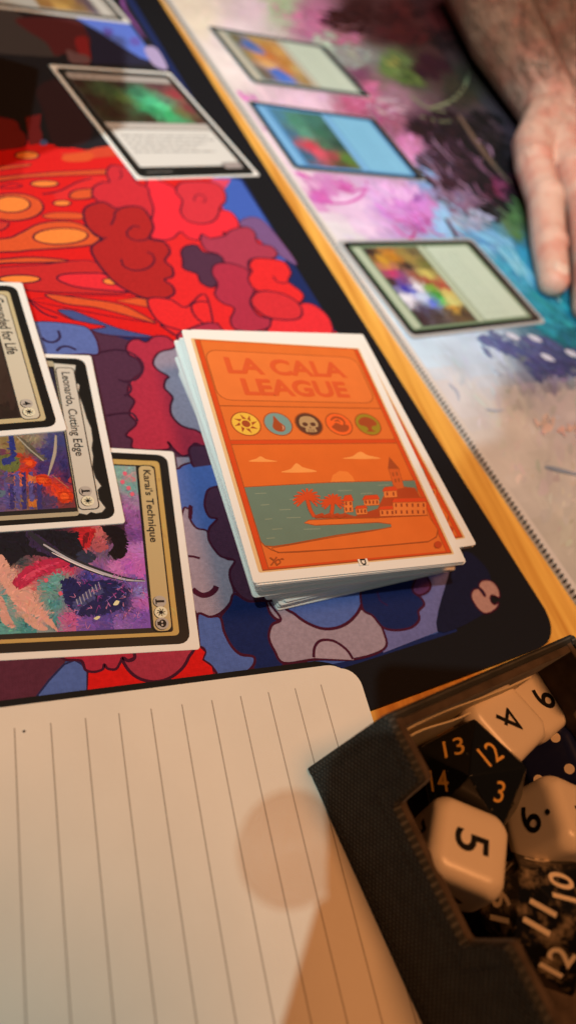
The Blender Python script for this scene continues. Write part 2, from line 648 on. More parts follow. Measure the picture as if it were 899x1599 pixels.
P.poly([(-400, 600), (-100, 590), (0, 600), (40, 575), (0, 560), (-400, 560)], (0.5, 0.03, 0.02, 1), True, LW * .7, OL)
P.poly([(-400, 660), (0, 640), (90, 615), (180, 570), (300, 556), (390, 575), (440, 620), (470, 640), (430, 668), (300, 682), (150, 692), (80, 700), (0, 702), (-400, 720)], ORR, True, LW, OL)
P.poly(ellipse(285, 627, 128, 38, 28, -2), ORG, False, LW * 1.1, OL)
P.poly([(-400, 770), (0, 735), (150, 725), (310, 738), (290, 748), (100, 752), (0, 756), (-400, 790)], ORR, True, LW, OL)
P.poly([(-400, 800), (0, 772), (200, 760), (430, 742), (520, 830), (600, 890), (400, 895), (130, 880), (0, 840), (-400, 850)], (0.48, 0.018, 0.018, 1), True, LW * .6, OL)
P.poly(ellipse(92, 828, 98, 19), ORG, False, LW, OL)
P.poly([(268, 825), (300, 805), (400, 800), (490, 805), (540, 850), (600, 885), (490, 880), (380, 868), (310, 850)], (0.66, 0.02, 0.03, 1), True, LW, OL)
P.poly(ellipse(515, 840, 34, 14, 16, 8), ORG, False, LW * .8, OL)
P.poly([(130, 925), (300, 905), (560, 905), (720, 920), (800, 990), (700, 1030), (560, 1010), (300, 960)], RED, False, LW * .5, OL)
P.poly([(215, 898), (420, 922), (560, 945), (650, 985), (730, 1035), (600, 1000), (450, 962), (300, 942)], ORR, True, LW * .8, OL)
P.poly([(540, 930), (640, 915), (700, 925), (690, 960)], ORR, False, LW * .6, OL)
P.poly([(130, 930), (165, 950), (215, 1008), (170, 1010), (140, 980)], ORR, False, LW * .6, OL)
P.poly([(272, 975), (340, 975), (430, 1010), (560, 1060), (720, 1100), (480, 1085), (350, 1020)], (0.05, 0.07, 0.22, 1), True, LW * .6, OL)
P.poly([(120, 920), (200, 960), (262, 985), (330, 1015), (420, 1035), (495, 1053), (330, 1066), (165, 1032)], RED, True, LW * .7, OL)
P.line([(120, 910), (200, 985), (270, 1010)], LW, OL)

# --- red clouds in the flames
B = crop(250, 260, 300 / 899)
P.map = B
P.poly([(-10, 350), (60, 335), (95, 312), (180, 345), (240, 380), (250, 560), (330, 640), (350, 760), (200, 800), (60, 790), (0, 700)], (0.64, 0.016, 0.018, 1), True)
P.poly([(-60, 60), (0, 70), (75, 108), (108, 180), (100, 215), (130, 255), (240, 262), (275, 208), (330, 214), (366, 260), (362, 302), (325, 318), (295, 308), (296, 338), (240, 342), (195, 318), (180, 345), (130, 335), (95, 308), (60, 337), (0, 345), (-60, 300)], (0.72, 0.020, 0.035, 1), True, LW, OL)
P.map = A
P.poly([(435, 440), (438, 400), (480, 375), (512, 372), (498, 330), (520, 296), (560, 300), (600, 312), (640, 375), (690, 400), (700, 440), (718, 500), (700, 560), (640, 520), (540, 515), (480, 480)], (0.52, 0.020, 0.030, 1), True, LW, OL)
P.line([(562, 315), (570, 345), (555, 360)], LW * .7, OL)
P.poly([(392, 530), (395, 502), (425, 480), (485, 468), (545, 498), (600, 488), (665, 495), (705, 545), (718, 590), (702, 640), (768, 655), (796, 700), (772, 742), (806, 775), (808, 815), (770, 832), (806, 860), (815, 895), (775, 918), (700, 922), (610, 890), (530, 838), (470, 770), (435, 715), (428, 680), (455, 655), (480, 640), (432, 608), (402, 570)], DRED, True, LW * 1.3, OL)
P.line([(595, 600), (600, 630), (640, 648), (690, 640), (716, 600)], LW, OL)
P.line([(600, 600), (625, 580), (655, 585)], LW, OL)
P.line([(568, 735), (580, 768), (630, 788), (690, 778), (722, 745), (712, 712), (688, 702)], LW, OL)
P.line([(520, 575), (535, 545), (540, 515), (558, 505)], LW, OL)
P.line([(460, 645), (480, 638), (500, 636)], LW, OL)
P.poly([(690, 930), (720, 915), (800, 925), (870, 960), (960, 900), (1000, 1080), (960, 1110), (850, 1070), (760, 1040), (712, 990)], (0.66, 0.018, 0.020, 1), True, LW, OL)

B = crop(250, 260, 300 / 899)
P.map = B
P.poly([(230, 60), (330, 62), (300, 110), (260, 92)], (0.62, 0.05, 0.10, 1))
P.poly([(370, 262), (420, 238), (480, 255), (560, 345), (640, 460), (560, 420), (455, 340), (390, 290)], (0.16, 0.075, 0.20, 1), True, LW * .5, OL)
P.poly([(75, 122), (90, 82), (150, 72), (250, 78), (298, 112), (306, 162), (280, 192), (270, 232), (240, 262), (180, 270), (122, 252), (95, 212), (104, 162)], (0.56, 0.026, 0.040, 1), True, LW, OL)
P.line([(160, 165), (165, 140), (190, 132), (212, 150), (205, 172)], LW * .7, OL)
P.poly([(190, 352), (198, 320), (235, 338), (300, 325), (330, 300), (400, 284), (442, 310), (456, 360), (520, 375), (548, 412), (520, 432), (440, 432), (410, 452), (412, 492), (340, 470), (290, 440), (270, 412), (215, 395)], CRIM2, True, LW, OL)
P.poly([(98, 402), (120, 375), (170, 370), (200, 400), (280, 420), (292, 452), (250, 490), (268, 542), (240, 568), (190, 545), (172, 505), (110, 480), (106, 442)], PUR, True, LW * 1.2, OL)
P.poly([(242, 500), (258, 460), (330, 455), (410, 488), (418, 540), (440, 580), (420, 640), (460, 700), (512, 715), (508, 755), (430, 775), (350, 762), (328, 720), (346, 665), (290, 640), (255, 600), (268, 550)], CRIM, True, LW, OL)
P.poly([(415, 465), (440, 432), (520, 434), (582, 450), (612, 500), (600, 540), (662, 590), (668, 622), (640, 640), (560, 610), (450, 582), (412, 530), (428, 490)], (0.66, 0.018, 0.020, 1), True, LW * 1.1, OL)
P.line([(528, 515), (545, 540), (575, 548), (604, 542)], LW, OL)
P.poly([(640, 650), (700, 643), (762, 680), (798, 730), (800, 790), (700, 800), (505, 790), (515, 745), (530, 710)], (0.66, 0.022, 0.030, 1), True, LW, OL)
P.poly([(425, 640), (436, 605), (470, 586), (530, 588), (605, 612), (655, 655), (662, 695), (640, 715), (590, 720), (520, 712), (470, 690)], (0.56, 0.022, 0.030, 1), True, LW * 1.1, OL)
P.line([(145, 640), (150, 680), (180, 720), (225, 746), (272, 736)], LW * 1.1, OL)
P.line([(145, 648), (180, 634), (222, 636)], LW, OL)
P.line([(0, 742), (60, 785), (90, 800)], LW * 1.2, OL)

# --- middle band
Cc = crop(60, 500, 280 / 899)
P.map = Cc
P.poly([(440, 140), (462, 105), (500, 98), (540, 112), (580, 84), (640, 84), (690, 112), (720, 60), (930, 60), (930, 660), (850, 645), (782, 620), (762, 668), (722, 682), (682, 652), (648, 612), (650, 650), (480, 648), (470, 600), (440, 575), (492, 520), (455, 470), (482, 410), (450, 370), (460, 312), (518, 260), (500, 202), (455, 175)], CRIM, True, LW, OL)
P.poly([(575, 215), (600, 168), (660, 150), (760, 150), (860, 550), (780, 550), (715, 530), (668, 480), (662, 430), (672, 388), (632, 342), (638, 302), (652, 285), (598, 252)], GREY, True, LW * 1.1, OL)
P.poly([(-60, 20), (200, 26), (278, 75), (302, 168), (230, 172), (130, 176), (-60, 176)], (0.09, 0.13, 0.36, 1), True, LW * .7, OL)
P.line([(100, 55), (108, 90), (80, 112), (40, 108), (20, 90)], LW * 1.3, (0.03, 0.02, 0.07, 1))
P.line([(92, 158), (115, 138), (150, 135), (190, 152)], LW * 1.3, (0.03, 0.02, 0.07, 1))
P.line([(300, 165), (380, 150), (450, 160), (510, 200), (525, 250), (490, 300), (420, 308)], LW, (0.045, 0.01, 0.03, 1))
P.line([(400, 300), (455, 320), (462, 360), (430, 380)], LW, (0.045, 0.01, 0.03, 1))
P.line([(340, 480), (400, 470), (470, 470), (500, 510)], LW, (0.045, 0.01, 0.03, 1))
P.poly([(690, 690), (765, 690), (790, 745), (700, 755)], GREY)
P.poly([(700, 750), (800, 720), (905, 795), (930, 900), (690, 900)], BLUE2, True, LW, OL)
P.poly([(755, 650), (790, 630), (930, 660), (930, 800), (850, 782), (780, 740), (760, 690)], PUR, True, LW, OL)

# --- lower band
D = crop(260, 740, 220 / 899)
P.map = D
P.poly([(40, -20), (340, -60), (350, 100), (310, 300), (255, 370), (100, 360), (40, 255)], BLUE2)
P.poly([(100, 250), (140, 225), (152, 205), (160, 250), (150, 290), (190, 348), (255, 366), (272, 420), (312, 490), (380, 545), (440, 558), (405, 620), (410, 690), (428, 760), (400, 830), (340, 892), (270, 916), (195, 905), (60, 600)], LAV, True, LW * .9, OL)
P.poly([(345, 80), (270, 100), (245, 160), (245, 222), (275, 280), (322, 290), (272, 350), (268, 420), (302, 482), (350, 532), (432, 556), (402, 622), (410, 692), (450, 762), (522, 812), (660, 815), (660, 500), (420, 220), (370, 80)], PUR, True, LW, OL)
P.line([(120, 528), (165, 530), (212, 542)], LW, OL)
P.line([(165, 738), (190, 760), (230, 778), (275, 768), (305, 745), (318, 720)], LW * 2.2, OL)
P.poly([(342, 920), (400, 840), (430, 768), (520, 815), (640, 815), (652, 880), (692, 928), (730, 940), (678, 958), (654, 1010), (664, 1080), (698, 1150), (750, 1215), (640, 1290), (545, 1240), (553, 1172), (470, 1152), (412, 1100), (365, 1010)], NAVY, True, LW, OL)
P.poly([(196, 905), (270, 915), (340, 918), (366, 1010), (412, 1100), (470, 1155), (556, 1172), (540, 1240), (420, 1320), (250, 1340), (232, 1190), (210, 1110)], BLUE2, True, LW, OL)
P.line([(150, 290), (150, 250), (155, 208)], LW * 1.6, OL)
P.poly([(100, 1110), (215, 1108), (245, 1140), (232, 1188), (285, 1230), (305, 1300), (90, 1350)], RED, True, LW, OL)
P.poly([(640, 815), (705, 830), (760, 870), (830, 930), (960, 960), (1000, 1090), (900, 1190), (755, 1215), (700, 1150), (664, 1080), (654, 1010), (680, 958), (728, 940), (692, 925), (655, 880)], LAV, True, LW, OL)

E_ = crop(400, 860, 360 / 899)
P.map = E_
P.poly([(492, 400), (470, 300), (620, 60), (756, 40), (757, 56), (706, 316)], (0.13, 0.14, 0.36, 1))
P.poly([(50, 200), (95, 268), (60, 292), (48, 340), (70, 392), (108, 440), (230, 425), (380, 424), (497, 384), (495, 320), (462, 262), (410, 230), (300, 200), (120, 205)], LAV, True, LW, OL)
P.poly([(110, 205), (150, 250), (200, 285), (260, 306), (320, 300), (370, 270), (405, 220), (414, 150), (380, 60), (200, 60)], BLUE2, True, LW * 1.3, OL)
P.poly([(410, 140), (480, 100), (620, 60), (640, 110), (620, 165), (640, 185), (652, 212), (630, 238), (632, 272), (600, 302), (540, 312), (490, 300), (452, 256), (412, 228)], NAVY, True, LW, OL)
P.poly([(606, 152), (622, 108), (650, 94), (676, 128), (668, 160), (630, 176)], (0.12, 0.035, 0.11, 1), True, LW, OL)
P.line([(470, 160), (480, 195), (510, 215)], LW * .7, (0.03, 0.01, 0.06, 1))
P.poly([(220, 420), (226, 378), (250, 352), (300, 354), (350, 388), (378, 428)], (0.34, 0.28, 0.36, 1), False, 0.01, OL)
P.line([(222, 418), (226, 378), (250, 352), (300, 354), (350, 388), (374, 424)], LW * 1.1, OL)
# navy margin and the butterfly shaped mark in the corner
G = crop(560, 500, 339 / 899)
P.map = G
P.poly([(374, 1035), (384, 1010), (440, 960), (500, 1000), (540, 1060), (545, 1150), (520, 1215), (322, 1290)], (0.008, 0.009, 0.032, 1), True)
P.poly([(462, 1142), (470, 1120), (490, 1114), (505, 1130), (516, 1146), (521, 1140), (510, 1120), (494, 1104), (502, 1084), (528, 1078), (556, 1090), (576, 1120), (579, 1150), (566, 1146), (548, 1140), (540, 1151), (545, 1170), (560, 1180), (575, 1170), (570, 1190), (546, 1210), (516, 1216), (490, 1196), (470, 1166)], (0.40, 0.22, 0.19, 1), True, 0.5, (0.06, 0.005, 0.02, 1), 3)

# --- strip below the left cards
H_ = crop(0, 1000, 300 / 899)
P.map = H_
P.poly([(-500, 80), (330, 60), (300, 110), (130, 310), (-500, 400)], (0.095, 0.022, 0.045, 1))
P.poly([(130, 320), (230, 190), (300, 115), (350, 95), (385, 115), (410, 150), (408, 270), (250, 300)], BLUE2, False, LW * .7, (0.02, 0.02, 0.08, 1))
P.poly([(408, 270), (412, 140), (600, 60), (930, 20), (937, 33), (962, 57), (948, 93), (992, 123), (1002, 176), (700, 260)], RED, False, LW * .6, OL)
P.poly([(300, 90), (380, 98), (400, 140), (440, 150), (480, 138), (488, 115), (505, 135), (545, 135), (575, 85), (600, 95), (640, 75), (650, 40), (300, 40)], CRIM, True, LW * .9, OL)
P.poly([(570, 85), (600, 140), (650, 180), (720, 196), (790, 180), (850, 135), (880, 85), (890, 30), (650, 30), (630, 85), (600, 98)], (0.34, 0.03, 0.06, 1), True, LW * 1.1, OL)

# --- beyond the frame: more clouds of the same print
P.map = None
cols = [CRIM, PUR, BLUE2, NAVY, RED, LAV, DRED]
for k in range(60):
    a, b = random.uniform(150, MW - 35), random.uniform(35, ML - 40)
    if a < 190 and b < 400:
        continue
    q = inset(a, b)
    r = random.uniform(9, 22)
    pts = []
    for j in range(9):
        t = 2 * math.pi * j / 9
        rr = r * random.uniform(0.75, 1.15)
        pts.append((q[0] + rr * math.cos(t) * 1.3, q[1] + rr * math.sin(t)))
    P.poly(pts, random.choice(cols), True, LW, OL)
for k in range(22):
    q = inset(random.uniform(40, 150), random.uniform(470, ML - 35))
    r = random.uniform(9, 20)
    pts = [(q[0] + r * random.uniform(.75, 1.15) * math.cos(2 * math.pi * j / 9), q[1] + r * random.uniform(.75, 1.15) * math.sin(2 * math.pi * j / 9)) for j in range(9)]
    P.poly(pts, random.choice(cols), True, LW, OL)
P.build('printed_art', M_MAT, own)

# ------------------------------------------------------------------ opposite play mat (painted dragon-like swirl, kept as loose brushwork)
opp = empty('play_mat')
tag(opp, 'stitched pale play mat painted with pink, blue and dark brushwork', 'play mat')
OE0 = Vector((138.5, -180.0))
oe = (Vector((60.5, 321.2)) - Vector((124.6, -97.6))).normalized()
ol = Vector((oe.y, -oe.x))
OW, OLN = 356.0, 700.0
OE0 = Vector((124.6, -97.6)) - oe * 90
obase = mat_outline(OE0, oe, ol, OW, OLN, 9)
obj('mat_base', slab_bm(obase, ZT + 0.005, -0.02, 0.4), M_EDGE, opp)
samples = [
 (300, 30, 225, 212, 196), (400, 15, 215, 190, 205), (490, 30, 180, 110, 150), (430, 8, 165, 185, 150), (560, 15, 75, 32, 32), (620, 30, 100, 32, 34), (690, 28, 120, 40, 40),
 (520, 95, 150, 148, 160), (560, 112, 110, 62, 92), (610, 100, 90, 112, 60), (640, 122, 70, 90, 50), (665, 105, 70, 24, 40), (560, 150, 180, 80, 120), (600, 180, 150, 90, 120),
 (650, 200, 62, 32, 45), (700, 205, 34, 28, 32), (720, 135, 68, 64, 48), (680, 260, 70, 42, 58), (740, 280, 28, 24, 28), (640, 225, 195, 120, 165), (665, 277, 125, 160, 215),
 (620, 280, 190, 150, 190), (700, 300, 120, 85, 115), (760, 320, 36, 30, 36), (778, 292, 130, 50, 85), (800, 345, 80, 110, 70), (790, 392, 70, 140, 180), (700, 332, 150, 185, 225),
 (650, 325, 190, 115, 195), (600, 312, 200, 160, 215), (550, 322, 215, 185, 220), (500, 300, 190, 110, 180), (470, 290, 220, 195, 215), (520, 360, 212, 206, 216), (760, 372, 70, 130, 175),
 (830, 440, 50, 145, 175), (870, 500, 30, 120, 140), (895, 530, 24, 90, 110), (700, 372, 130, 175, 220), (660, 545, 190, 214, 238), (620, 470, 200, 220, 235), (740, 545, 180, 200, 225), (700, 620, 204, 204, 212),
 (800, 680, 204, 199, 198), (850, 740, 196, 192, 190), (780, 720, 204, 198, 196), (890, 850, 188, 184, 178), (680, 700, 208, 203, 200), (880, 640, 190, 185, 195), (860, 560, 70, 72, 115),
 (380, 60, 222, 205, 214), (430, 240, 226, 200, 216), (350, 100, 226, 214, 214), (480, 170, 222, 190, 214), (620, 150, 150, 110, 130), (580, 90, 120, 120, 120), (540, 60, 140, 90, 100), (800, 260, 30, 26, 30),
 (760, 240, 40, 36, 40), (720, 230, 30, 28, 34), (740, 60, 40, 24, 24), (800, 100, 30, 22, 22), (900, 300, 50, 60, 70), (950, 450, 40, 100, 120), (950, 700, 200, 190, 190), (500, 560, 220, 215, 220), (800, 1000, 190, 186, 182),
 (640, 60, 60, 26, 30), (590, 55, 86, 38, 42)]
samples = [(x, y, col(r, g, b, 0.6 if r + g + b < 230 else 1.0)) for x, y, r, g, b in samples]


def oppcol(x, y):
    u, v = pix((x, y, 0))
    tot = [0, 0, 0]
    sw = 0
    for sx, sy, c in samples:
        d2 = (sx - u) ** 2 + (sy - v) ** 2 + 60
        wt = 1 / d2 ** 1.8
        sw += wt
        for i in range(3):
            tot[i] += wt * c[i]
    return (tot[0] / sw, tot[1] / sw, tot[2] / sw, 1)


Q = Print(0.002)
osq = lambda a, b: tuple(OE0 + ol * a + oe * b)
# coarse tiles first, then brush strokes
step = 7.0
na, nb = int((OW - 6) / step), int((OLN - 6) / step)
for i in range(na):
    for j in range(nb):
        p = [osq(3 + i * step + d[0] * step, 3 + j * step + d[1] * step) for d in ((0, 0), (1, 0), (1, 1), (0, 1))]
        m_ = osq(3 + (i + .5) * step, 3 + (j + .5) * step)
        Q.poly(p, oppcol(*m_), lift=False)


def rp():
    if random.random() < 0.75:
        return osq(random.uniform(10, 250), random.uniform(90, 560))
    return osq(random.uniform(10, OW - 10), random.uniform(10, OLN - 10))


def inside_opp(p):
    d = Vector(p) - OE0
    return 4 < d.dot(ol) < OW - 4 and 4 < d.dot(oe) < OLN - 4


def flow(x, y):
    return 0.9 + 1.2 * math.sin(x * 0.012 + 1.0) + 0.8 * math.sin(y * 0.015)


Q.strokes(2600, rp, oppcol, 13, flow, 0.13, inside_opp)
Q.strokes(3600, rp, oppcol, 6.0, flow, 0.22, inside_opp)
Q.map = idm


def fuzz(u, v, ru, rv, c, n, size=6.0, ang=None, jit=0.18):
    """loose cloud of brush strokes round a point seen at pixel u, v of the photograph"""
    c = col(*c, 0.6 if sum(c) < 230 else 1.0)

    def pt():
        a, r = random.uniform(0, 6.283), math.sqrt(random.random())
        return idm((u + ru * r * math.cos(a), v + rv * r * math.sin(a)))
    Q.strokes(n, pt, lambda x, y: c, size, (lambda x, y: ang) if ang is not None else flow, jit, inside_opp)


def web(c, wd, *lines):
    for l in lines:
        Q.line(l, wd, col(*c), True, True)


# pink and magenta splashes on the pale ground
MAG = (196, 96, 176)
for (u, v, ru, rv, n) in ((385, 152, 14, 9, 16), (500, 308, 15, 13, 26), (538, 290, 13, 10, 20), (425, 205, 24, 7, 18), (356, 140, 8, 6, 8), (470, 278, 10, 6, 8), (430, 14, 10, 14, 8), (500, 38, 14, 6, 14), (455, 24, 16, 6, 12), (545, 60, 20, 10, 22)):
    fuzz(u, v, ru, rv, MAG if v > 100 else (205, 120, 165), n, 6.5)
web(MAG, 2.0, [(395, 172), (420, 196), (448, 210)], [(508, 318), (545, 316), (568, 302), (572, 282)], [(600, 332), (618, 345), (640, 340)], [(612, 350), (630, 368), (650, 372)], [(548, 300), (575, 295), (590, 305)])
fuzz(638, 322, 46, 26, (198, 128, 206), 90, 7)
fuzz(612, 300, 40, 16, (214, 170, 222), 60, 7)
fuzz(652, 310, 10, 7, (150, 84, 165), 12, 4)
fuzz(655, 348, 26, 14, (176, 84, 160), 34, 5)
fuzz(697, 340, 17, 24, (142, 186, 232), 50, 7)
fuzz(668, 276, 15, 11, (130, 172, 226), 26, 7)
fuzz(636, 235, 14, 26, (205, 132, 188), 40, 8)
fuzz(600, 205, 22, 24, (150, 84, 112), 46, 8)
fuzz(575, 150, 26, 22, (196, 110, 150), 44, 8)
fuzz(600, 170, 30, 16, (180, 150, 170), 26, 8)
web((176, 60, 130), 1.8, [(440, 45), (470, 50), (505, 66), (520, 90)], [(470, 12), (500, 30), (540, 48)], [(505, 66), (525, 62), (545, 72)], [(590, 190), (600, 215), (622, 232)], [(560, 160), (585, 172), (596, 200)], [(648, 362), (640, 374), (628, 376)], [(668, 352), (680, 366), (696, 368)])
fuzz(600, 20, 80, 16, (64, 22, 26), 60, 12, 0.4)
# grey green tendrils, then the dark reds and browns under the arm
fuzz(535, 88, 42, 20, (146, 150, 146), 60, 10, 0.5)
fuzz(506, 66, 16, 18, (170, 186, 172), 22, 10)
fuzz(618, 104, 22, 18, (104, 128, 70), 40, 8)
fuzz(640, 124, 26, 10, (92, 112, 58), 26, 8)
fuzz(612, 96, 8, 7, (160, 150, 80), 8, 6)
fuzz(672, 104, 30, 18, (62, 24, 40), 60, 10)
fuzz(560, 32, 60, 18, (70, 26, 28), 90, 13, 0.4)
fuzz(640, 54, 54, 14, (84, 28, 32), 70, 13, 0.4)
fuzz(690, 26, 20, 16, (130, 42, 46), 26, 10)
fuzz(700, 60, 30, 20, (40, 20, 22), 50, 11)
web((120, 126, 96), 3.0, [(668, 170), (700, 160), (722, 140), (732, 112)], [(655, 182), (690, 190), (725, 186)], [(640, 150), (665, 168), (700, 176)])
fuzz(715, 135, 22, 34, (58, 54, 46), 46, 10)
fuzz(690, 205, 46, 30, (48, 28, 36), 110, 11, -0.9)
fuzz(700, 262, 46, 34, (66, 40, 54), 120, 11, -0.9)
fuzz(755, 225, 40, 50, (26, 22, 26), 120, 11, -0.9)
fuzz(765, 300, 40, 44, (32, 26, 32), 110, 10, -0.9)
web((104, 84, 72), 5.0, [(715, 180), (745, 225), (780, 270), (800, 290)])
for k in range(34):
    u, v = random.uniform(655, 745), random.uniform(205, 350)
    Q.line([(u, v), (u + random.uniform(8, 20), v + random.uniform(10, 22)), (u + random.uniform(20, 42), v + random.uniform(26, 40))], random.uniform(1.2, 3.2), col(*random.choice([(140, 110, 140), (60, 38, 54), (176, 150, 180), (36, 24, 32), (110, 76, 104)])), True, True)
fuzz(722, 318, 26, 20, (120, 92, 122), 50, 8, -0.9)
fuzz(735, 345, 30, 14, (150, 160, 190), 36, 8, -0.9)
fuzz(778, 292, 10, 9, (128, 52, 86), 16, 6)
fuzz(805, 345, 13, 34, (88, 120, 74), 44, 8, -1.1)
# blue pool under the fingers
fuzz(760, 380, 36, 18, (104, 158, 200), 60, 9, -0.8)
fuzz(815, 425, 40, 34, (64, 150, 186), 110, 10, -0.8)
fuzz(868, 488, 44, 34, (40, 132, 158), 110, 10, -0.8)
fuzz(905, 530, 40, 18, (28, 100, 122), 60, 9, -0.8)
for k in range(14):
    u = random.uniform(770, 850)
    v = 372 + (u - 770) * .95 + random.uniform(-14, 14)
    Q.line([(u, v), (u + 18, v + 20), (u + 34, v + 44)], random.uniform(1, 2.2), col(130, 192, 220), True, True)
# indigo scales below the nearest of the far player's cards
IND = (92, 100, 150)
fuzz(775, 532, 26, 12, IND, 40, 6, -0.6)
fuzz(825, 545, 44, 18, (78, 84, 134), 90, 7, -0.6)
fuzz(880, 566, 40, 20, (66, 70, 116), 80, 7, -0.6)
fuzz(756, 542, 7, 14, IND, 12, 5, -1.0)
fuzz(836, 578, 11, 18, (70, 74, 122), 24, 6, -1.0)
for (x, y) in ((788, 520), (822, 523), (842, 553), (880, 547), (905, 568)):
    Q.poly([(x, y), (x + 13, y + 3), (x + 23, y + 12), (x + 8, y + 9)], col(196, 202, 224), True)
# faint smudges on the pale lower part
web((176, 182, 200), 1.6, [(758, 640), (775, 642), (785, 640)], [(770, 578), (782, 585), (790, 584)], [(700, 600), (712, 612), (716, 626)])
web((138, 150, 172), 2.4, [(850, 730), (872, 735), (905, 743)])
fuzz(848, 660, 20, 12, (218, 192, 184), 14, 6)
fuzz(888, 672, 16, 10, (214, 180, 172), 10, 6)
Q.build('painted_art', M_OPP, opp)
# stitched hem: short dark threads wrapped round the left edge
bm = bmesh.new()
for k in range(230):
    b = 60 + k * 2.1
    c0 = OE0 + oe * b
    pts = [c0 - ol * 0.2, c0 - ol * 0.2 + oe * 0.8, c0 + ol * 0.75 + oe * 1.15, c0 + ol * 0.75 + oe * 0.4]
    slab_bm([tuple(p) for p in pts], -1.6, 0.10, bm=bm)
hem = obj('hem_stitching', bm, M_THREAD, opp)
tag(hem, kind='stuff')

# ------------------------------------------------------------------ cards
BLK = (0.012, 0.011, 0.010, 1)
_sleeve_cache = {}


def card(name, label, group, x, y, th, z, W=66.0, H=91.0, sleeve=M_SLEEVE, inset_=(1.8, 2.0), pr=None, part='card_face', cat='card', rim=0.5, print_mat=None):
    o = empty(name, (x, y, z), (0, 0, R_(th)))
    tag(o, label, cat, group)
    key = (W, H, sleeve.name, rim)
    if key not in _sleeve_cache:
        s_ = obj('sleeve', slab_bm(rrect(0, -H, W, 0, 0.9 if sleeve == M_SLEEVE else 2.6, 3), -rim, -0.03, 0.08, 1), sleeve, o)
        _sleeve_cache[key] = s_
    else:
        s_ = _sleeve_cache[key].copy()
        C.objects.link(s_)
        s_.parent = o
    if pr:
        ix, iy = inset_
        pr.build(part, print_mat or M_CARD, o)
    return o


def local_map(x, y, th, z, fpix):
    c, s = math.cos(R_(th)), math.sin(R_(th))

    def f(p):
        u, v = fpix(p)
        q = un(u, v, z)
        dx, dy = q.x - x, q.y - y
        return (dx * c + dy * s, -dx * s + dy * c)
    return f


def cr_pix(x0, y0, s):
    return lambda p: (x0 + p[0] * s, y0 + p[1] * s)


def box(p, x0, y0, x1, y1, c, r=0.0, line=0.0, lc=None):
    """rectangle in card millimetres measured down from the top left corner"""
    m = p.map
    p.map = None
    if r:
        p.poly(rrect(x0, -y1, x1, -y0, r, 4), c, False, line, lc)
    else:
        p.poly([(x0, -y0), (x1, -y0), (x1, -y1), (x0, -y1)], c, False, line, lc)
    p.map = m


def ctext(p, s, x0, y0, x1, y1, c, off=0.0, ang=0):
    p.text(s, x0, -y1, x1, -y0, c, off, ang)


def sunmark(p, cx, cy, r, c):
    for k in range(8):
        a = 2 * math.pi * k / 8
        tip = (cx + r * math.cos(a + .25), cy + r * math.sin(a + .25))
        b1 = (cx + r * .5 * math.cos(a - .32), cy + r * .5 * math.sin(a - .32))
        b2 = (cx + r * .5 * math.cos(a + .32), cy + r * .5 * math.sin(a + .32))
        p.poly([b1, tip, b2], c, lift=False)
    p.z += p.step
    p.poly(ellipse(cx, cy, r * .42, r * .42, 12), c)


def cost(p, cx, cy, kind):
    """round mana cost symbol at local cx, cy (y up)"""
    p.poly(ellipse(cx + .12, cy - .18, 1.75, 1.75, 18), (0.01, 0.01, 0.01, 1))
    p.poly(ellipse(cx, cy, 1.7, 1.7, 18), (0.42, 0.38, 0.34, 1) if kind.isdigit() else (0.72, 0.68, 0.50, 1) if kind == 'sun' else (0.40, 0.36, 0.33, 1))
    K = (0.012, 0.010, 0.010, 1)
    if kind.isdigit():
        hw = .34 if kind == '1' else .78
        p.text(kind, cx - hw, cy - 1.15, cx + hw, cy + 1.15, K, 0.02)
        if kind == '1':
            p.poly([(cx - .7, cy - .85), (cx + .85, cy - .85), (cx + .85, cy - 1.2), (cx - .7, cy - 1.2)], K)
    elif kind == 'sun':
        sunmark(p, cx, cy, 1.35, K)
    else:
        p.poly(ellipse(cx, cy + .15, 1.15, .95, 14), K)
        p.poly([(cx - .6, cy - .4), (cx + .6, cy - .4), (cx + .5, cy - 1.25), (cx - .5, cy - 1.25)], K)
        for d in (-.45, .45):
            p.poly(ellipse(cx + d, cy, .3, .28, 8), (0.45, 0.40, 0.36, 1))


def rand_in(x0, y0, x1, y1):
    return lambda: (random.uniform(x0, x1), -random.uniform(y0, y1))


def in_box(x0, y0, x1, y1):
    return lambda q: x0 <= q[0] <= x1 and -y1 <= q[1] <= -y0


def field(pts, power=1.7, eps=0.6):
    pts = [(a, -b, col(*c)) for a, b, c in pts]

    def f(x, y):
        sw = 0
        t = [0, 0, 0]
        for a, b, c in pts:
            w_ = 1 / ((a - x) ** 2 + (b - y) ** 2 + eps) ** power
            sw += w_
            for i in range(3):
                t[i] += w_ * c[i]
        return (t[0] / sw, t[1] / sw, t[2] / sw, 1)
    return f


def art(p, x0, y0, x1, y1, pts, n1=350, n2=700, s1=5.0, s2=2.2, ang=lambda x, y: 0.8 + 0.09 * x - 0.07 * y, jit=0.16):
    fc = field(pts)
    p.z += p.step
    nx, ny = 10, 8
    for i in range(nx):
        for j in range(ny):
            a, b = x0 + (x1 - x0) * i / nx, y0 + (y1 - y0) * j / ny
            c, d = x0 + (x1 - x0) * (i + 1) / nx, y0 + (y1 - y0) * (j + 1) / ny
            p.poly([(a, -b), (c, -b), (c, -d), (a, -d)], fc((a + c) / 2, -(b + d) / 2), lift=False)
    p.strokes(n1, rand_in(x0, y0, x1, y1), fc, s1, ang, jit, in_box(x0, y0, x1, y1))
    p.strokes(n2, rand_in(x0, y0, x1, y1), fc, s2, ang, jit * 1.2, in_box(x0, y0, x1, y1))


CR = 'trading cards lying face up on the cloud mat'
INK = (0.02, 0.017, 0.015, 1)

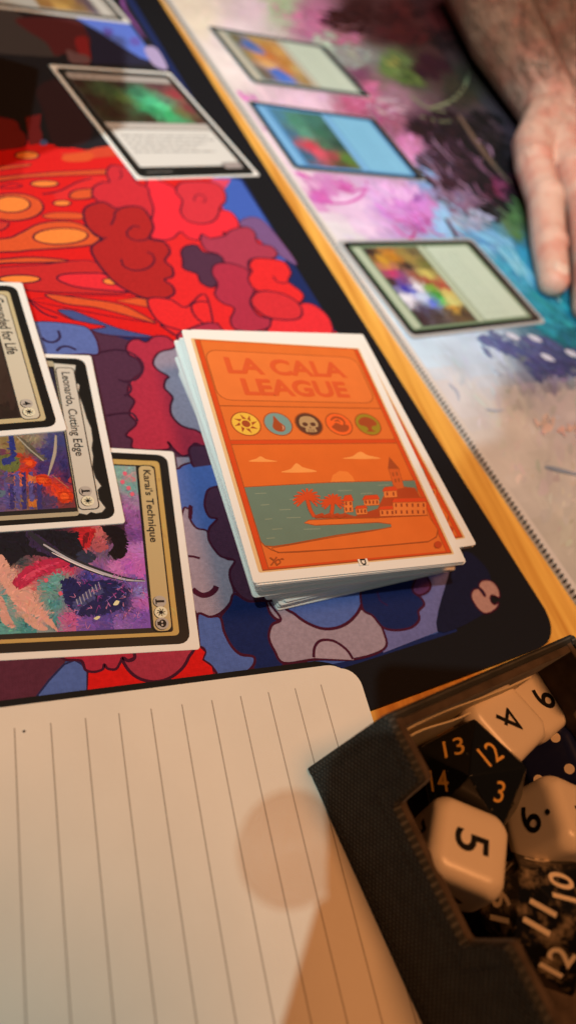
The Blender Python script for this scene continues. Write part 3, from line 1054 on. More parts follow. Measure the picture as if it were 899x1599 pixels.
# --- gold framed card nearest to us
p = Print(0.0018)
KX, KY, KT, KZ = -4.7, -32.3, -95.0, 0.62
box(p, 1.75, 2.3, 64.25, 90.2, BLK, 3.0)
box(p, 4.3, 5.0, 61.8, 84, (0.50, 0.34, 0.11, 1), 1.2)
p.strokes(500, rand_in(4.5, 5.2, 61.6, 83), lambda x, y: (0.55, 0.38, 0.13, 1), 1.6, lambda x, y: 0.3, 0.25, in_box(4.4, 5.1, 61.7, 83.8))
box(p, 6.2, 6.5, 60.8, 50, (0.02, 0.018, 0.016, 1), 0.8)
kart = [(8, 14, (120, 165, 165)), (14, 14, (110, 160, 160)), (11, 13, (200, 120, 130)), (9, 18, (120, 165, 160)), (20, 13, (150, 130, 165)), (22, 15, (150, 90, 160)), (27, 14, (140, 85, 160)), (31, 14, (120, 70, 150)),
        (24, 20, (110, 50, 120)), (28, 19, (30, 22, 32)), (30, 21, (24, 18, 26)), (32, 20, (26, 18, 28)), (29, 23, (200, 110, 110)), (31, 24, (190, 110, 110)), (27, 27, (190, 40, 45)), (30, 27.5, (170, 34, 42)), (33, 24, (36, 22, 34)),
        (28, 33, (30, 28, 50)), (30, 38, (24, 24, 40)), (33, 42, (20, 24, 30)), (37, 22, (100, 90, 130)), (38, 30, (190, 110, 110)), (41, 33, (200, 50, 95)), (42, 38, (195, 45, 85)), (45, 42, (190, 40, 70)), (36, 36, (60, 40, 70)),
        (38, 15, (190, 110, 190)), (41, 17, (170, 90, 190)), (36, 14, (180, 120, 200)), (43, 14, (190, 100, 190)), (42, 20, (200, 120, 190)), (45, 23, (110, 80, 170)), (44, 27, (60, 60, 150)), (47, 27, (24, 30, 90)), (50, 24, (28, 34, 100)), (53, 26, (26, 32, 96)),
        (50, 30, (40, 44, 120)), (55, 23, (70, 60, 150)), (57, 27, (110, 80, 180)), (49, 18, (20, 28, 76)), (52, 19, (28, 36, 100)), (46, 16, (110, 80, 170)), (49, 14, (130, 130, 210)), (52, 14, (180, 100, 190)), (56, 14, (120, 80, 180)), (58, 20, (140, 100, 190)), (56, 32, (190, 90, 150)),
        (44, 35, (90, 160, 160)), (47, 37, (80, 155, 155)), (52, 36, (70, 150, 155)), (56, 36, (60, 140, 150)), (57, 42, (60, 140, 145)), (48, 42, (215, 160, 150)), (52, 42, (220, 165, 155)), (55, 39, (215, 165, 155)), (43, 46, (215, 165, 155)), (40, 44, (40, 60, 70)), (57, 47, (90, 160, 160)), (50, 48, (90, 160, 160))]
art(p, 6.7, 12.2, 59.4, 49, kart, 420, 1600, 3.8, 1.5)
p.map = local_map(KX, KY, KT, KZ, cr_pix(0, 640, 340 / 899))
# loose painted shapes: dark swirl, red sash, pale ribbons, steel blade
shapes = [
 ([(90, 505), (240, 500), (340, 510), (350, 590), (300, 620), (210, 610), (110, 600), (40, 650), (0, 610), (0, 505)], (24, 24, 36)),
 ([(110, 500), (150, 510), (260, 590), (330, 640), (300, 650), (200, 600), (120, 560)], (52, 40, 74)),
 ([(410, 485), (460, 475), (515, 500), (532, 545), (520, 600), (480, 620), (445, 600), (470, 560), (440, 510)], (20, 15, 24)),
 ([(330, 500), (400, 490), (384, 520), (376, 560), (352, 585), (332, 545)], (185, 36, 46)),
 ([(345, 520), (370, 505), (362, 545), (345, 570)], (110, 24, 36)),
 ([(378, 545), (410, 520), (440, 545), (448, 575), (410, 590), (385, 575)], (170, 84, 96)),
 ([(320, 590), (370, 580), (400, 610), (360, 640), (320, 625)], (44, 50, 74)),
 ([(50, 712), (110, 650), (180, 620), (260, 612), (310, 630), (250, 655), (160, 690), (100, 735), (60, 745)], (178, 40, 78)),
 ([(90, 696), (170, 648), (250, 628), (180, 660), (110, 708)], (206, 70, 104)),
 ([(0, 600), (24, 615), (44, 660), (30, 690), (70, 735), (128, 762), (150, 800), (192, 830), (225, 885), (240, 915), (200, 890), (160, 850), (120, 842), (60, 800), (20, 740), (0, 700)], (214, 160, 148)),
 ([(90, 850), (120, 842), (160, 872), (200, 905), (170, 912), (120, 890)], (208, 160, 148)),
 ([(0, 770), (20, 790), (40, 850), (70, 900), (40, 900), (0, 860)], (206, 156, 146)),
 ([(250, 705), (300, 690), (340, 715), (440, 700), (500, 715), (525, 760), (500, 820), (420, 850), (330, 850), (270, 800)], (26, 32, 88)),
 ([(300, 805), (350, 755), (410, 725), (425, 755), (370, 795), (320, 825)], (64, 70, 122))]
for pts, c in shapes:
    p.poly(pts, col(*c), True, n=3)
polys = [([p.map(q) for q in pts], col(*c)) for pts, c in shapes]
p.map = None


def pick(x, y):
    hit = None
    for pts, c in polys:
        ins = False
        for i in range(len(pts)):
            (x1, y1), (x2, y2) = pts[i - 1], pts[i]
            if (y1 > y) != (y2 > y) and x < (x2 - x1) * (y - y1) / (y2 - y1) + x1:
                ins = not ins
        if ins:
            hit = c
    return hit or kf(x, y)


kf = field(kart)
ka = lambda x, y: 1.2 + 1.1 * math.sin(x * .32) + 0.9 * math.cos(y * .41)
p.strokes(3000, rand_in(6.7, 12.2, 59.4, 49), pick, 1.25, ka, 0.24, in_box(6.7, 12.2, 59.4, 49), 0.30)
p.strokes(1900, rand_in(6.7, 12.2, 59.4, 49), pick, 0.7, ka, 0.34, in_box(6.7, 12.2, 59.4, 49), 0.34)
p.map = local_map(KX, KY, KT, KZ, cr_pix(0, 640, 340 / 899))
for k in range(8):
    q0 = (316 + k * 13, 808 - k * 10)
    p.line([(q0[0], q0[1] - 26), (q0[0] + 9, q0[1] + 4)], 0.28, col(150, 150, 172), False)
p.poly([(468, 806), (480, 788), (494, 790), (486, 806)], col(225, 222, 180), True)
p.poly([(388, 862), (405, 852), (415, 856), (400, 868)], col(215, 212, 170), True)
p.line([(120, 505), (200, 570), (300, 625), (420, 672), (520, 700), (598, 706)], 2.0, col(42, 44, 54), True, True)
p.line([(180, 556), (300, 626), (420, 674), (520, 702), (600, 708)], 0.8, col(176, 176, 188), True, True)
p.line([(215, 590), (320, 640), (430, 684)], 0.35, col(230, 220, 225), True, True)
for (x, y) in ((515, 265), (530, 325), (190, 705), (505, 300), (545, 350), (250, 760)):
    p.poly([(x - 8, y - 6), (x + 6, y - 9), (x + 10, y + 3), (x - 2, y + 8)], col(214, 96, 120), True)
p.map = None
for k in range(90):
    a, b = random.uniform(44, 58), random.uniform(12.5, 34)
    p.line([(a, -b), (a + random.uniform(-1, 1.4), -b + random.uniform(-1, 1)), (a + random.uniform(-1, 1.6), -b + random.uniform(-1.4, 1))], 0.16, random.choice([col(190, 120, 190), col(130, 116, 206), col(200, 130, 175), col(90, 100, 190), col(150, 60, 150)]), True, True)
box(p, 6.2, 6.6, 60.9, 11.9, (0.014, 0.012, 0.010, 1), 1.9)
box(p, 6.55, 6.95, 60.5, 11.5, (0.50, 0.39, 0.20, 1), 1.6)
ctext(p, "Karai's Technique", 8.1, 7.9, 33.6, 10.9, INK, 0.022)
for k, kx in (('1', 52.0), ('sun', 55.2), ('skull', 58.4)):
    cost(p, kx, -9.25, k)
box(p, 4.8, 50.2, 61.3, 55.5, (0.50, 0.39, 0.20, 1), 1.6, 0.25, BLK)
box(p, 6.5, 56, 59.6, 82, (0.60, 0.54, 0.40, 1))
card('trading_card', 'gold framed white sleeved card with red and violet art, lowest of the overlapping three', CR, KX, KY, KT, KZ, pr=p)

# --- middle card
p = Print(0.0018)
LX, LY, LTH, LZ = -24.7, 7.8, -89.1, 1.24
box(p, 1.75, 2.3, 64.25, 90.2, BLK, 3.0)
p.map = local_map(LX, LY, LTH, LZ, cr_pix(0, 440, .25))
SCR = (0.56, 0.53, 0.46, 1)
p.poly([(300, 520), (345, 508), (475, 520), (470, 570), (462, 620), (500, 645), (492, 700), (520, 770), (545, 855), (572, 915), (582, 990), (575, 1040), (585, 1090), (580, 1160), (600, 1225), (636, 1276), (612, 1300), (622, 1360), (662, 1412), (640, 1440), (600, 1448), (570, 1440), (545, 1456), (480, 1445), (490, 1410), (330, 540)], SCR, False, 0.25, (0.05, 0.045, 0.04, 1))
p.map = None
box(p, 3.2, 12.0, 62.6, 86, (0.40, 0.35, 0.24, 1), 1.0)
box(p, 5.6, 12.2, 61.2, 50, (0.02, 0.018, 0.018, 1))
lart = [(10, 15, (40, 40, 60)), (20, 16, (50, 46, 70)), (30, 14, (70, 72, 110)), (36, 15, (60, 66, 120)), (34, 22, (140, 130, 110)), (38, 24, (110, 100, 80)), (36, 30, (150, 130, 90)), (36, 36, (170, 140, 80)), (37, 42, (130, 110, 70)), (41, 18, (54, 56, 120)), (41, 26, (170, 60, 36)), (42, 30, (70, 50, 90)),
        (44, 34, (90, 110, 60)), (45, 38, (40, 60, 140)), (46, 42, (110, 120, 70)), (46, 20, (60, 50, 110)), (47, 24, (190, 50, 30)), (50, 27, (200, 110, 60)), (49, 31, (90, 66, 120)), (52, 33, (80, 70, 130)), (55, 30, (90, 80, 140)), (57, 26, (120, 90, 70)), (53, 17, (210, 60, 30)), (55, 16, (220, 70, 30)), (53, 22, (60, 44, 90)), (57, 20, (70, 60, 100)),
        (50, 13, (40, 34, 80)), (45, 13, (46, 46, 100)), (58, 14, (90, 50, 60)), (54, 38, (60, 60, 130)), (57, 44, (90, 70, 110)), (50, 42, (90, 76, 130)), (50, 47, (70, 60, 90))]
art(p, 6.6, 12.6, 59.8, 49, lart, 380, 900, 4.2, 1.8)
p.map = local_map(LX, LY, LTH, LZ, cr_pix(0, 440, .25))
shapes = []
for k, x in enumerate((40, 75, 110, 150, 195, 245)):
    shapes.append(([(x - 14, 1190), (x + 12, 1186), (x + 20, 1420), (x - 8, 1424)], (58, 52, 112) if k % 2 else (84, 78, 140)))
for (x, y, c) in ((200, 1235, (196, 110, 64)), (205, 1385, (190, 110, 50)), (60, 1240, (96, 76, 96)), (110, 1300, (84, 80, 150)), (10, 1325, (90, 110, 130))):
    shapes.append(([(x - 26, y - 26), (x + 28, y - 20), (x + 28, y + 22), (x - 24, y + 20)], c))
shapes += [([(0, 1090), (50, 1076), (115, 1098), (134, 1140), (110, 1182), (50, 1190), (0, 1170)], (98, 106, 60)),
           ([(0, 965), (90, 962), (150, 1010), (160, 1075), (60, 1070), (0, 1020)], (132, 112, 74)),
           ([(55, 960), (85, 960), (110, 1080), (80, 1110), (60, 1040)], (42, 52, 122)),
           ([(10, 1110), (70, 1090), (105, 1110), (60, 1140), (20, 1150)], (48, 56, 130)),
           ([(110, 960), (160, 990), (300, 1110), (262, 1120), (180, 1060)], (88, 84, 72))]
for (x, y, rx, ry) in ((410, 1340, 52, 46), (275, 1240, 54, 38), (190, 1130, 42, 33)):
    shapes.append((ellipse(x, y, rx, ry, 14, 20), (196, 58, 28)))
    shapes.append((ellipse(x - 6, y + 3, rx * .55, ry * .5, 12, 20), (226, 88, 36)))
polys = [([p.map(q) for q in pts], col(*c)) for pts, c in shapes]
for pts, c in shapes:
    p.poly(pts, col(*c))
p.map = None
kf = field(lart)
p.strokes(1500, rand_in(26, 12.6, 59.8, 42), pick, 1.3, ka, 0.20, in_box(6.6, 12.6, 59.8, 49), 0.3)
p.strokes(900, rand_in(26, 12.6, 59.8, 40), pick, 0.7, ka, 0.28, in_box(6.6, 12.6, 59.8, 49), 0.34)
p.map = local_map(LX, LY, LTH, LZ, cr_pix(0, 440, .25))
for (x, y, rx, ry) in ((410, 1340, 48, 42), (275, 1240, 50, 34)):
    for q in (-.5, 0, .5):
        p.line([(x - rx * .9, y + ry * q), (x, y + ry * q * 1.2), (x + rx * .9, y + ry * q)], 0.14, col(146, 36, 20), True)
p.line([(330, 1210), (430, 1290)], 0.16, col(170, 130, 100), False)
p.line([(350, 960), (345, 1060), (325, 1140), (302, 1215)], 0.9, col(166, 155, 140), True, True)
p.line([(110, 970), (190, 1050), (275, 1120)], 0.4, col(160, 155, 140), True)
p.map = None
box(p, 6.0, 6.2, 60.9, 12.0, (0.03, 0.026, 0.022, 1), 1.4)
box(p, 6.3, 6.5, 60.6, 11.7, (0.56, 0.52, 0.45, 1), 1.2)
ctext(p, "Leonardo, Cutting Edge", 8.1, 7.7, 41.9, 11.1, INK, 0.016)
cost(p, 54.5, -9.2, '1')
cost(p, 57.9, -9.1, 'sun')
card('trading_card', 'white sleeved card with torn scroll title bar and orange lanterns, middle of the overlapping three', CR, LX, LY, LTH, LZ, pr=p)

# --- top card of the overlapping three
p = Print(0.0018)
GX, GY, GT, GZ = -43.3, 40.8, -83.4, 1.86
box(p, 1.75, 2.3, 64.25, 90.2, BLK, 3.0)
box(p, 4.6, 5.0, 61.7, 84, (0.50, 0.42, 0.24, 1), 1.2)
p.strokes(300, rand_in(4.6, 5.2, 61.6, 83), lambda x, y: (0.56, 0.48, 0.29, 1), 2, lambda x, y: 0.3, 0.1, in_box(4.7, 5.1, 61.6, 83.8))
box(p, 6.3, 11.5, 60.0, 50, (0.03, 0.02, 0.018, 1))
art(p, 6.9, 12.2, 59.4, 49, [(10, 15, (70, 52, 44)), (30, 14, (62, 48, 42)), (50, 15, (58, 44, 38)), (58, 14, (44, 34, 30)), (20, 30, (90, 64, 46)), (45, 30, (70, 52, 44)), (30, 45, (60, 44, 38)), (55, 40, (50, 40, 36))], 200, 200, 6, 3, jit=0.06)
box(p, 6.0, 6.2, 60.9, 11.9, (0.05, 0.04, 0.03, 1), 1.8)
box(p, 6.3, 6.5, 60.6, 11.6, (0.56, 0.51, 0.40, 1), 1.6)
ctext(p, "Grounded for Life", 8.0, 7.5, 34.0, 10.9, INK, 0.020)
cost(p, 54.5, -9.15, '4')
cost(p, 57.9, -9.15, 'sun')
card('trading_card', 'white sleeved card with tan frame and brown art, top of the overlapping three', CR, GX, GY, GT, GZ, pr=p)

# --- dark card further up the mat
p = Print(0.0018)
MX, MY, MT, MZ = -19.7, 203.6, 17.9, 0.62
box(p, 1.9, 2.4, 64.1, 89.8, BLK, 3.0)
box(p, 5.0, 5.2, 61.0, 83, (0.10, 0.085, 0.075, 1), 1.5)
art(p, 5.6, 12.5, 60.4, 47.5, [(8, 14, (60, 40, 34)), (20, 20, (70, 90, 60)), (25, 27, (90, 110, 60)), (30, 14, (60, 44, 44)), (50, 15, (100, 64, 70)), (56, 22, (150, 60, 70)), (58, 35, (120, 60, 66)), (36, 22, (60, 120, 90)), (40, 28, (80, 190, 140)), (42, 33, (90, 210, 150)), (37, 36, (60, 150, 100)), (44, 40, (60, 170, 110)), (48, 27, (100, 130, 110)), (52, 38, (110, 110, 70)), (47, 45, (80, 160, 110)), (30, 44, (60, 50, 36)), (15, 40, (60, 42, 32)), (10, 30, (58, 40, 34)), (58, 46, (90, 60, 50)), (22, 33, (64, 60, 40))], 220, 500, 6, 2.6)
box(p, 5.2, 6.4, 60.8, 11.6, (0.42, 0.38, 0.36, 1), 1.6)
ctext(p, "- - -", 8.0, 8.6, 20, 9.3, (0.15, 0.13, 0.12, 1))
box(p, 5.2, 47.8, 60.8, 53.0, (0.50, 0.46, 0.43, 1), 1.4, 0.3, BLK)
box(p, 6.0, 53.4, 60.0, 82.5, (0.66, 0.64, 0.61, 1))
for k, (a, b) in enumerate(((9, 55), (9, 57), (9, 50), (9, 44), (9, 52))):
    yy = 58 + k * 3.2
    x = a
    while x < b:
        ln = random.uniform(2, 6)
        box(p, x, yy, min(x + ln, b), yy + 0.85, (0.30, 0.28, 0.27, 1))
        x += ln + 0.9
box(p, 49.5, 80.3, 60.2, 85.2, (0.34, 0.29, 0.28, 1), 1.4, 0.3, BLK)
box(p, 7, 86.0, 20, 86.6, (0.20, 0.19, 0.18, 1))
card('trading_card', 'dark white sleeved card with green glowing art and grey text box beyond the flames', CR, MX, MY, MT, MZ, pr=p)

# --- card cut by the upper frame
p = Print(0.0018)
box(p, 1.9, 2.4, 64.1, 89.8, BLK, 3.0)
box(p, 4.6, 5.2, 61.4, 84, (0.46, 0.44, 0.40, 1), 1.5)
art(p, 6.0, 15.5, 60, 49, [(10, 16, (100, 80, 90)), (30, 17, (120, 90, 100)), (50, 17, (96, 80, 96)), (57, 18, (110, 96, 110)), (57, 24, (150, 120, 80)), (50, 30, (170, 130, 70)), (57, 36, (200, 160, 90)), (40, 30, (120, 90, 60)), (57, 45, (150, 110, 60)), (30, 40, (100, 80, 60))], 200, 350, 5, 2.5)
box(p, 5.2, 7.4, 60.8, 14.5, (0.62, 0.60, 0.56, 1), 1.6, 0.4, BLK)
card('trading_card', 'white sleeved card with golden art, farthest on the cloud mat', CR, 11.3, 336.0, -73.0, 0.62, pr=p)

# --- the far player's three cards
CO = 'trading cards lying on the painted mat'


def opp_card(label, x, y, th, z, W, H, frame, title, artpts, tbox, arty=(11.5, 46.0), tline=(46.2, 51.2), thick=0.5):
    p = Print(0.0018)
    ix, iy = (W - 62.5) / 2, (H - 87.5) / 2
    box(p, ix, iy, W - ix, H - iy, BLK, 3.0)
    fx, fy = ix + 2.6, iy + 2.6
    box(p, fx, fy, W - fx, H - fy - 2.5, frame, 1.5)
    p.strokes(200, rand_in(fx, fy, W - fx, H - 8), lambda a, b: frame, 4, lambda a, b: 0.4, 0.12, in_box(fx + .2, fy + .2, W - fx - .2, H - fy - 2.8))
    art(p, fx + 1.8, arty[0], W - fx - 1.8, arty[1], [(W - a, b, c) for a, b, c in artpts], 220, 600, 5, 2.3)
    box(p, fx + .9, fy + 1.0, W - fx - .9, fy + 6.0, title, 1.8, 0.3, (frame[0] * .3, frame[1] * .3, frame[2] * .3, 1))
    box(p, fx + .9, tline[0], W - fx - .9, tline[1], title, 1.8, 0.3, (frame[0] * .3, frame[1] * .3, frame[2] * .3, 1))
    box(p, fx + 1.8, tline[1] + .4, W - fx - 1.8, H - fy - 4.5, tbox, 0.6)
    p.strokes(160, rand_in(fx + 2, tline[1] + 1, W - fx - 2, H - fy - 5), lambda a, b: tbox, 5, lambda a, b: 0.9, 0.05, in_box(fx + 2, tline[1] + .6, W - fx - 2, H - fy - 4.7))
    for k in range(5):
        x_ = fx + 4
        while x_ < W - fx - 10:
            ln = random.uniform(2, 6)
            box(p, x_, tline[1] + 4 + k * 3.4, x_ + ln, tline[1] + 4.5 + k * 3.4, tuple(c * .72 for c in tbox[:3]) + (1,))
            x_ += ln + 1.0
    ca, sa = math.cos(R_(th)), math.sin(R_(th))
    x, y = x + W * ca + H * sa, y + W * sa - H * ca      # turned half round: title bar towards us
    return card('trading_card', label, CO, x, y, th + 180, z, W, H, M_CLEAR, pr=p, rim=thick)


opp_card('green framed card in a clear sleeve, nearest of the far player\'s three', 185.9, 110.6, -78.1, 0.9, 66, 91, (0.16, 0.24, 0.15, 1), (0.42, 0.50, 0.38, 1),
         [(10, 14, (60, 46, 46)), (30, 13, (70, 50, 50)), (54, 14, (60, 44, 46)), (16, 18, (200, 150, 50)), (14, 26, (180, 120, 40)), (14, 36, (150, 130, 70)), (24, 18, (190, 60, 110)), (28, 22, (120, 60, 120)), (34, 18, (60, 50, 160)), (38, 20, (60, 70, 190)), (42, 16, (230, 230, 245)), (42, 24, (200, 215, 245)), (45, 28, (90, 110, 220)), (34, 27, (220, 220, 235)), (28, 30, (150, 90, 70)),
          (26, 38, (190, 180, 100)), (32, 36, (150, 50, 50)), (36, 34, (110, 160, 60)), (40, 34, (60, 140, 60)), (44, 34, (70, 190, 100)), (40, 41, (200, 190, 110)), (36, 42, (170, 60, 60)), (46, 40, (200, 200, 130)), (20, 42, (110, 110, 60)), (54, 24, (70, 54, 50)), (54, 34, (80, 60, 50)), (54, 42, (66, 50, 46)), (50, 38, (200, 150, 60)), (48, 20, (60, 50, 80)), (20, 30, (60, 46, 44)), (10, 42, (110, 100, 70))],
         (0.50, 0.60, 0.50, 1))
opp_card('blue framed card with green and red art, middle of the far player\'s three', 171.1, 225.4, -81.4, 0.62, 64, 89, (0.10, 0.30, 0.62, 1), (0.20, 0.46, 0.78, 1),
         [(12, 14, (80, 130, 160)), (30, 14, (70, 110, 140)), (50, 15, (60, 100, 130)), (16, 24, (80, 140, 120)), (28, 24, (90, 150, 130)), (40, 22, (200, 70, 90)), (46, 24, (220, 90, 110)), (48, 32, (160, 70, 80)), (38, 32, (70, 110, 90)), (26, 36, (60, 110, 90)), (14, 38, (70, 120, 110)), (50, 40, (90, 130, 60)), (36, 42, (50, 80, 70)), (20, 44, (60, 100, 90)), (54, 34, (90, 80, 60))],
         (0.22, 0.52, 0.78, 1))
opp_card('pale framed card with orange and blue art, farthest of the far player\'s three', 167.1, 315.4, -78.2, 0.62, 64, 89, (0.30, 0.36, 0.34, 1), (0.56, 0.52, 0.42, 1),
         [(12, 14, (120, 110, 70)), (30, 14, (150, 130, 80)), (50, 14, (110, 100, 80)), (16, 22, (60, 110, 190)), (24, 24, (90, 120, 190)), (30, 22, (220, 150, 80)), (28, 30, (200, 120, 50)), (18, 34, (190, 130, 60)), (40, 24, (230, 180, 110)), (46, 26, (60, 110, 210)), (52, 28, (70, 120, 220)), (44, 34, (200, 130, 60)), (34, 38, (190, 130, 60)), (52, 40, (170, 140, 90)), (20, 42, (210, 160, 90)), (40, 44, (200, 170, 110)), (10, 30, (190, 150, 80))],
         (0.58, 0.66, 0.56, 1))

# ------------------------------------------------------------------ deck of sleeved cards with the orange backs
DZ = 21.4
d = Print(0.0018)
O1 = (0.66, 0.150, 0.028, 1)
O2 = (0.72, 0.105, 0.016, 1)
O3 = (0.60, 0.068, 0.014, 1)
LN = (0.34, 0.075, 0.018, 1)
TEAL = (0.135, 0.20, 0.155, 1)
CRM = (0.70, 0.46, 0.22, 1)
CLD = (0.80, 0.30, 0.075, 1)
box(d, 2.1, 3.8, 63.2, 88.3, CRM, 0.6)
box(d, 3.2, 4.2, 62.5, 87.9, O2)
box(d, 3.2, 4.2, 4.9, 87.9, O3)
box(d, 60.8, 4.2, 62.5, 87.9, O3)
box(d, 3.2, 82.5, 62.5, 87.9, O3)
box(d, 5.0, 4.9, 60.7, 87.0, O1, 0.0)
box(d, 3.2, 4.2, 62.5, 4.5, LN)
box(d, 3.2, 87.5, 62.5, 87.9, LN)
for x in (3.2, 4.9, 60.7, 62.3):
    box(d, x, 4.2, x + .22, 87.9, LN)
box(d, 5.4, 8.7, 59.9, 29.8, (0.70, 0.17, 0.036, 1), 4.0, 0.3, LN)
TX = (0.62, 0.095, 0.026, 1)
for (s_, x0, y0, x1, y1) in (('LA CALA', 11.0, 11.4, 53.0, 18.4), ('LEAGUE', 14.2, 20.4, 50.8, 27.4)):
    ctext(d, s_, x0 + .25, y0 + .3, x1 + .25, y1 + .3, (0.60, 0.085, 0.016, 1), 0.030)
    ctext(d, s_, x0, y0, x1, y1, TX, 0.022)
box(d, 5.0, 31.9, 60.7, 32.3, LN)
box(d, 5.0, 45.2, 60.7, 46.8, O3)
box(d, 5.0, 45.1, 60.7, 45.3, LN)
box(d, 5.0, 46.7, 60.7, 46.95, LN)
DK = (0.105, 0.040, 0.022, 1)
DKO = (0.34, 0.065, 0.018, 1)
cy = -39.05
d.poly(ellipse(11.5, cy, 4.5, 4.5), (0.74, 0.44, 0.055, 1), False, .4, LN)
sunmark(d, 11.5, cy, 3.9, DKO)
d.poly(ellipse(11.5, cy, 1.75, 1.75, 14), (0.74, 0.44, 0.055, 1))
d.poly(ellipse(11.5, cy, 1.35, 1.35, 14), DKO)
d.poly(ellipse(21.8, cy, 4.5, 4.5), (0.17, 0.29, 0.27, 1), False, .4, LN)
d.poly([(21.2, cy + 3.2), (22.4, cy + .9), (23.7, cy - .9), (23.3, cy - 2.5), (21.8, cy - 3.1), (20.2, cy - 2.5), (19.7, cy - 1.0), (20.5, cy + .9)], DKO, True)
d.poly([(22.9, cy - .4), (23.3, cy - 1.5), (22.6, cy - 2.4), (22.9, cy - 1.4)], (0.6, 0.35, 0.2, 1), True)
d.poly(ellipse(32.1, cy, 4.5, 4.5), DK, False, .4, LN)
BON = (0.42, 0.26, 0.12, 1)
d.poly([(29.0, cy + .6), (30.0, cy + 2.6), (32.1, cy + 3.2), (34.2, cy + 2.6), (35.2, cy + .6), (35.0, cy - .9), (33.8, cy - 1.5), (33.8, cy - 3.1), (30.4, cy - 3.1), (30.4, cy - 1.5), (29.2, cy - .9)], BON, True)
for q in (-1.35, 1.35):
    d.poly(ellipse(32.1 + q, cy - .1, .95, .8, 12), DK)
d.poly([(32.1, cy - .9), (32.5, cy - 1.7), (31.7, cy - 1.7)], DK)
for q in (-.8, 0, .8):
    box(d, 32.1 + q - .12, 39.05 + 2.1, 32.1 + q + .12, 39.05 + 3.2, DK)
d.poly(ellipse(42.6, cy, 4.5, 4.5), (0.78, 0.12, 0.022, 1), False, .4, LN)
d.poly([(39.6, cy - 1.2), (40.6, cy - .3), (41.8, cy + .6), (43.6, cy - .4), (44.2, cy - .1), (45.8, cy - .6), (45.2, cy - 2.2), (43.4, cy - 3.2), (41.2, cy - 2.9), (40.2, cy - 2.0)], DKO, True)
d.line([(40.2, cy + 1.5), (42.0, cy + 2.8), (44.2, cy + 2.2), (44.8, cy + .6), (44.0, cy - .4)], 1.0, DKO, True, True)
d.line([(41.4, cy + 1.2), (42.8, cy + 1.5), (43.2, cy + .6)], .7, DKO, True, True)
d.poly(ellipse(53.2, cy, 4.5, 4.5), (0.30, 0.21, 0.018, 1), False, .4, LN)
d.poly([(50.2, cy - .3), (50.0, cy + 1.2), (51.4, cy + 2.6), (53.2, cy + 3.1), (55.0, cy + 2.6), (56.4, cy + 1.2), (56.2, cy - .4), (54.4, cy - .9), (53.9, cy - 2.2), (54.8, cy - 3.0), (51.6, cy - 3.0), (52.5, cy - 2.2), (52.0, cy - .9)], DKO, True)
# picture panel: sunset bay with palms and a village
d.map = local_map(0, 0, 0, DZ, cr_pix(340, 680, 400 / 899))
box(d, 5.2, 47.1, 60.5, 62.0, (0.66, 0.135, 0.022, 1))
d.poly([(395, 165), (402, 140), (425, 125), (455, 128), (472, 145), (480, 162)], (0.76, 0.205, 0.038, 1))
for pts in ([(110, 92), (135, 82), (150, 74), (170, 84), (208, 92)], [(225, 130), (255, 118), (275, 98), (298, 112), (345, 128)], [(440, 82), (470, 74), (498, 58), (525, 70), (568, 82)]):
    d.poly(pts, CLD, True)
d.poly([(92, 182), (400, 165), (690, 158), (700, 200), (640, 330), (600, 325), (420, 350), (250, 382), (195, 390), (165, 388), (150, 372)], TEAL, False, .28, LN)
for (x, y, l) in ((130, 205, 40), (150, 245, 30), (215, 262, 40), (165, 295, 25), (240, 290, 50), (190, 330, 36), (170, 362, 30), (300, 330, 60), (420, 195, 50), (560, 176, 40), (500, 205, 40), (250, 225, 30)):
    d.line([(x, y), (x + l, y - 2)], .22, (0.25, 0.29, 0.20, 1), False)
d.poly([(302, 308), (318, 298), (420, 293), (560, 290), (735, 280), (770, 330), (765, 355), (740, 372), (600, 385), (420, 400), (280, 410), (210, 412), (188, 396), (260, 384), (420, 355), (530, 338), (608, 322), (606, 312), (560, 306), (440, 312), (340, 316)], (0.68, 0.15, 0.026, 1), False, .28, LN)
d.line([(165, 388), (188, 402), (215, 411), (420, 400), (600, 386), (735, 374), (765, 358), (772, 335)], .3, LN, False)
# hill, tower, houses
d.poly([(340, 292), (345, 282), (450, 276), (480, 285), (560, 258), (580, 215), (600, 190), (640, 180), (690, 185), (712, 225), (735, 282), (560, 290)], (0.40, 0.058, 0.016, 1), False, .2, LN)
d.poly([(596, 118), (600, 76), (636, 118)], DKO, False, .2, LN)
d.poly([(598, 118), (634, 118), (652, 186), (618, 190)], (0.58, 0.105, 0.022, 1), False, .2, LN)
for (x, y) in ((612, 138), (625, 136), (620, 160), (632, 158)):
    d.poly([(x - 3, y - 7), (x + 4, y - 7), (x + 6, y + 6), (x, y + 6)], LN)


def house(x0, y0, x1, y1, roof, rows, cols_):
    d.poly([(x0, y0), (x1, y0 - 3), (x1 + 4, y1 - 3), (x0 + 3, y1)], (0.70, 0.19, 0.042, 1), False, .2, LN)
    d.poly([(x0 - 5, y0 + 1), (x0 + 4, y0 - roof), (x1 - 4, y0 - roof - 3), (x1 + 5, y0 - 2)], (0.62, 0.06, 0.015, 1), False, .2, LN)
    for i in range(cols_):
        for j in range(rows):
            wx = x0 + (x1 - x0) * (i + .5) / cols_ + 1
            wy = y0 + (y1 - y0) * (j + .5) / rows - 2
            d.poly([(wx - 3.2, wy - 6), (wx + 3, wy - 6), (wx + 4, wy + 6), (wx - 2, wy + 6)], (0.26, 0.05, 0.018, 1))


house(580, 196, 625, 220, 14, 1, 2)
house(510, 226, 562, 248, 14, 1, 4)
house(440, 232, 470, 272, 20, 2, 2)
house(482, 258, 520, 280, 9, 1, 3)
house(565, 262, 618, 286, 12, 1, 3)
house(612, 236, 728, 284, 14, 2, 6)
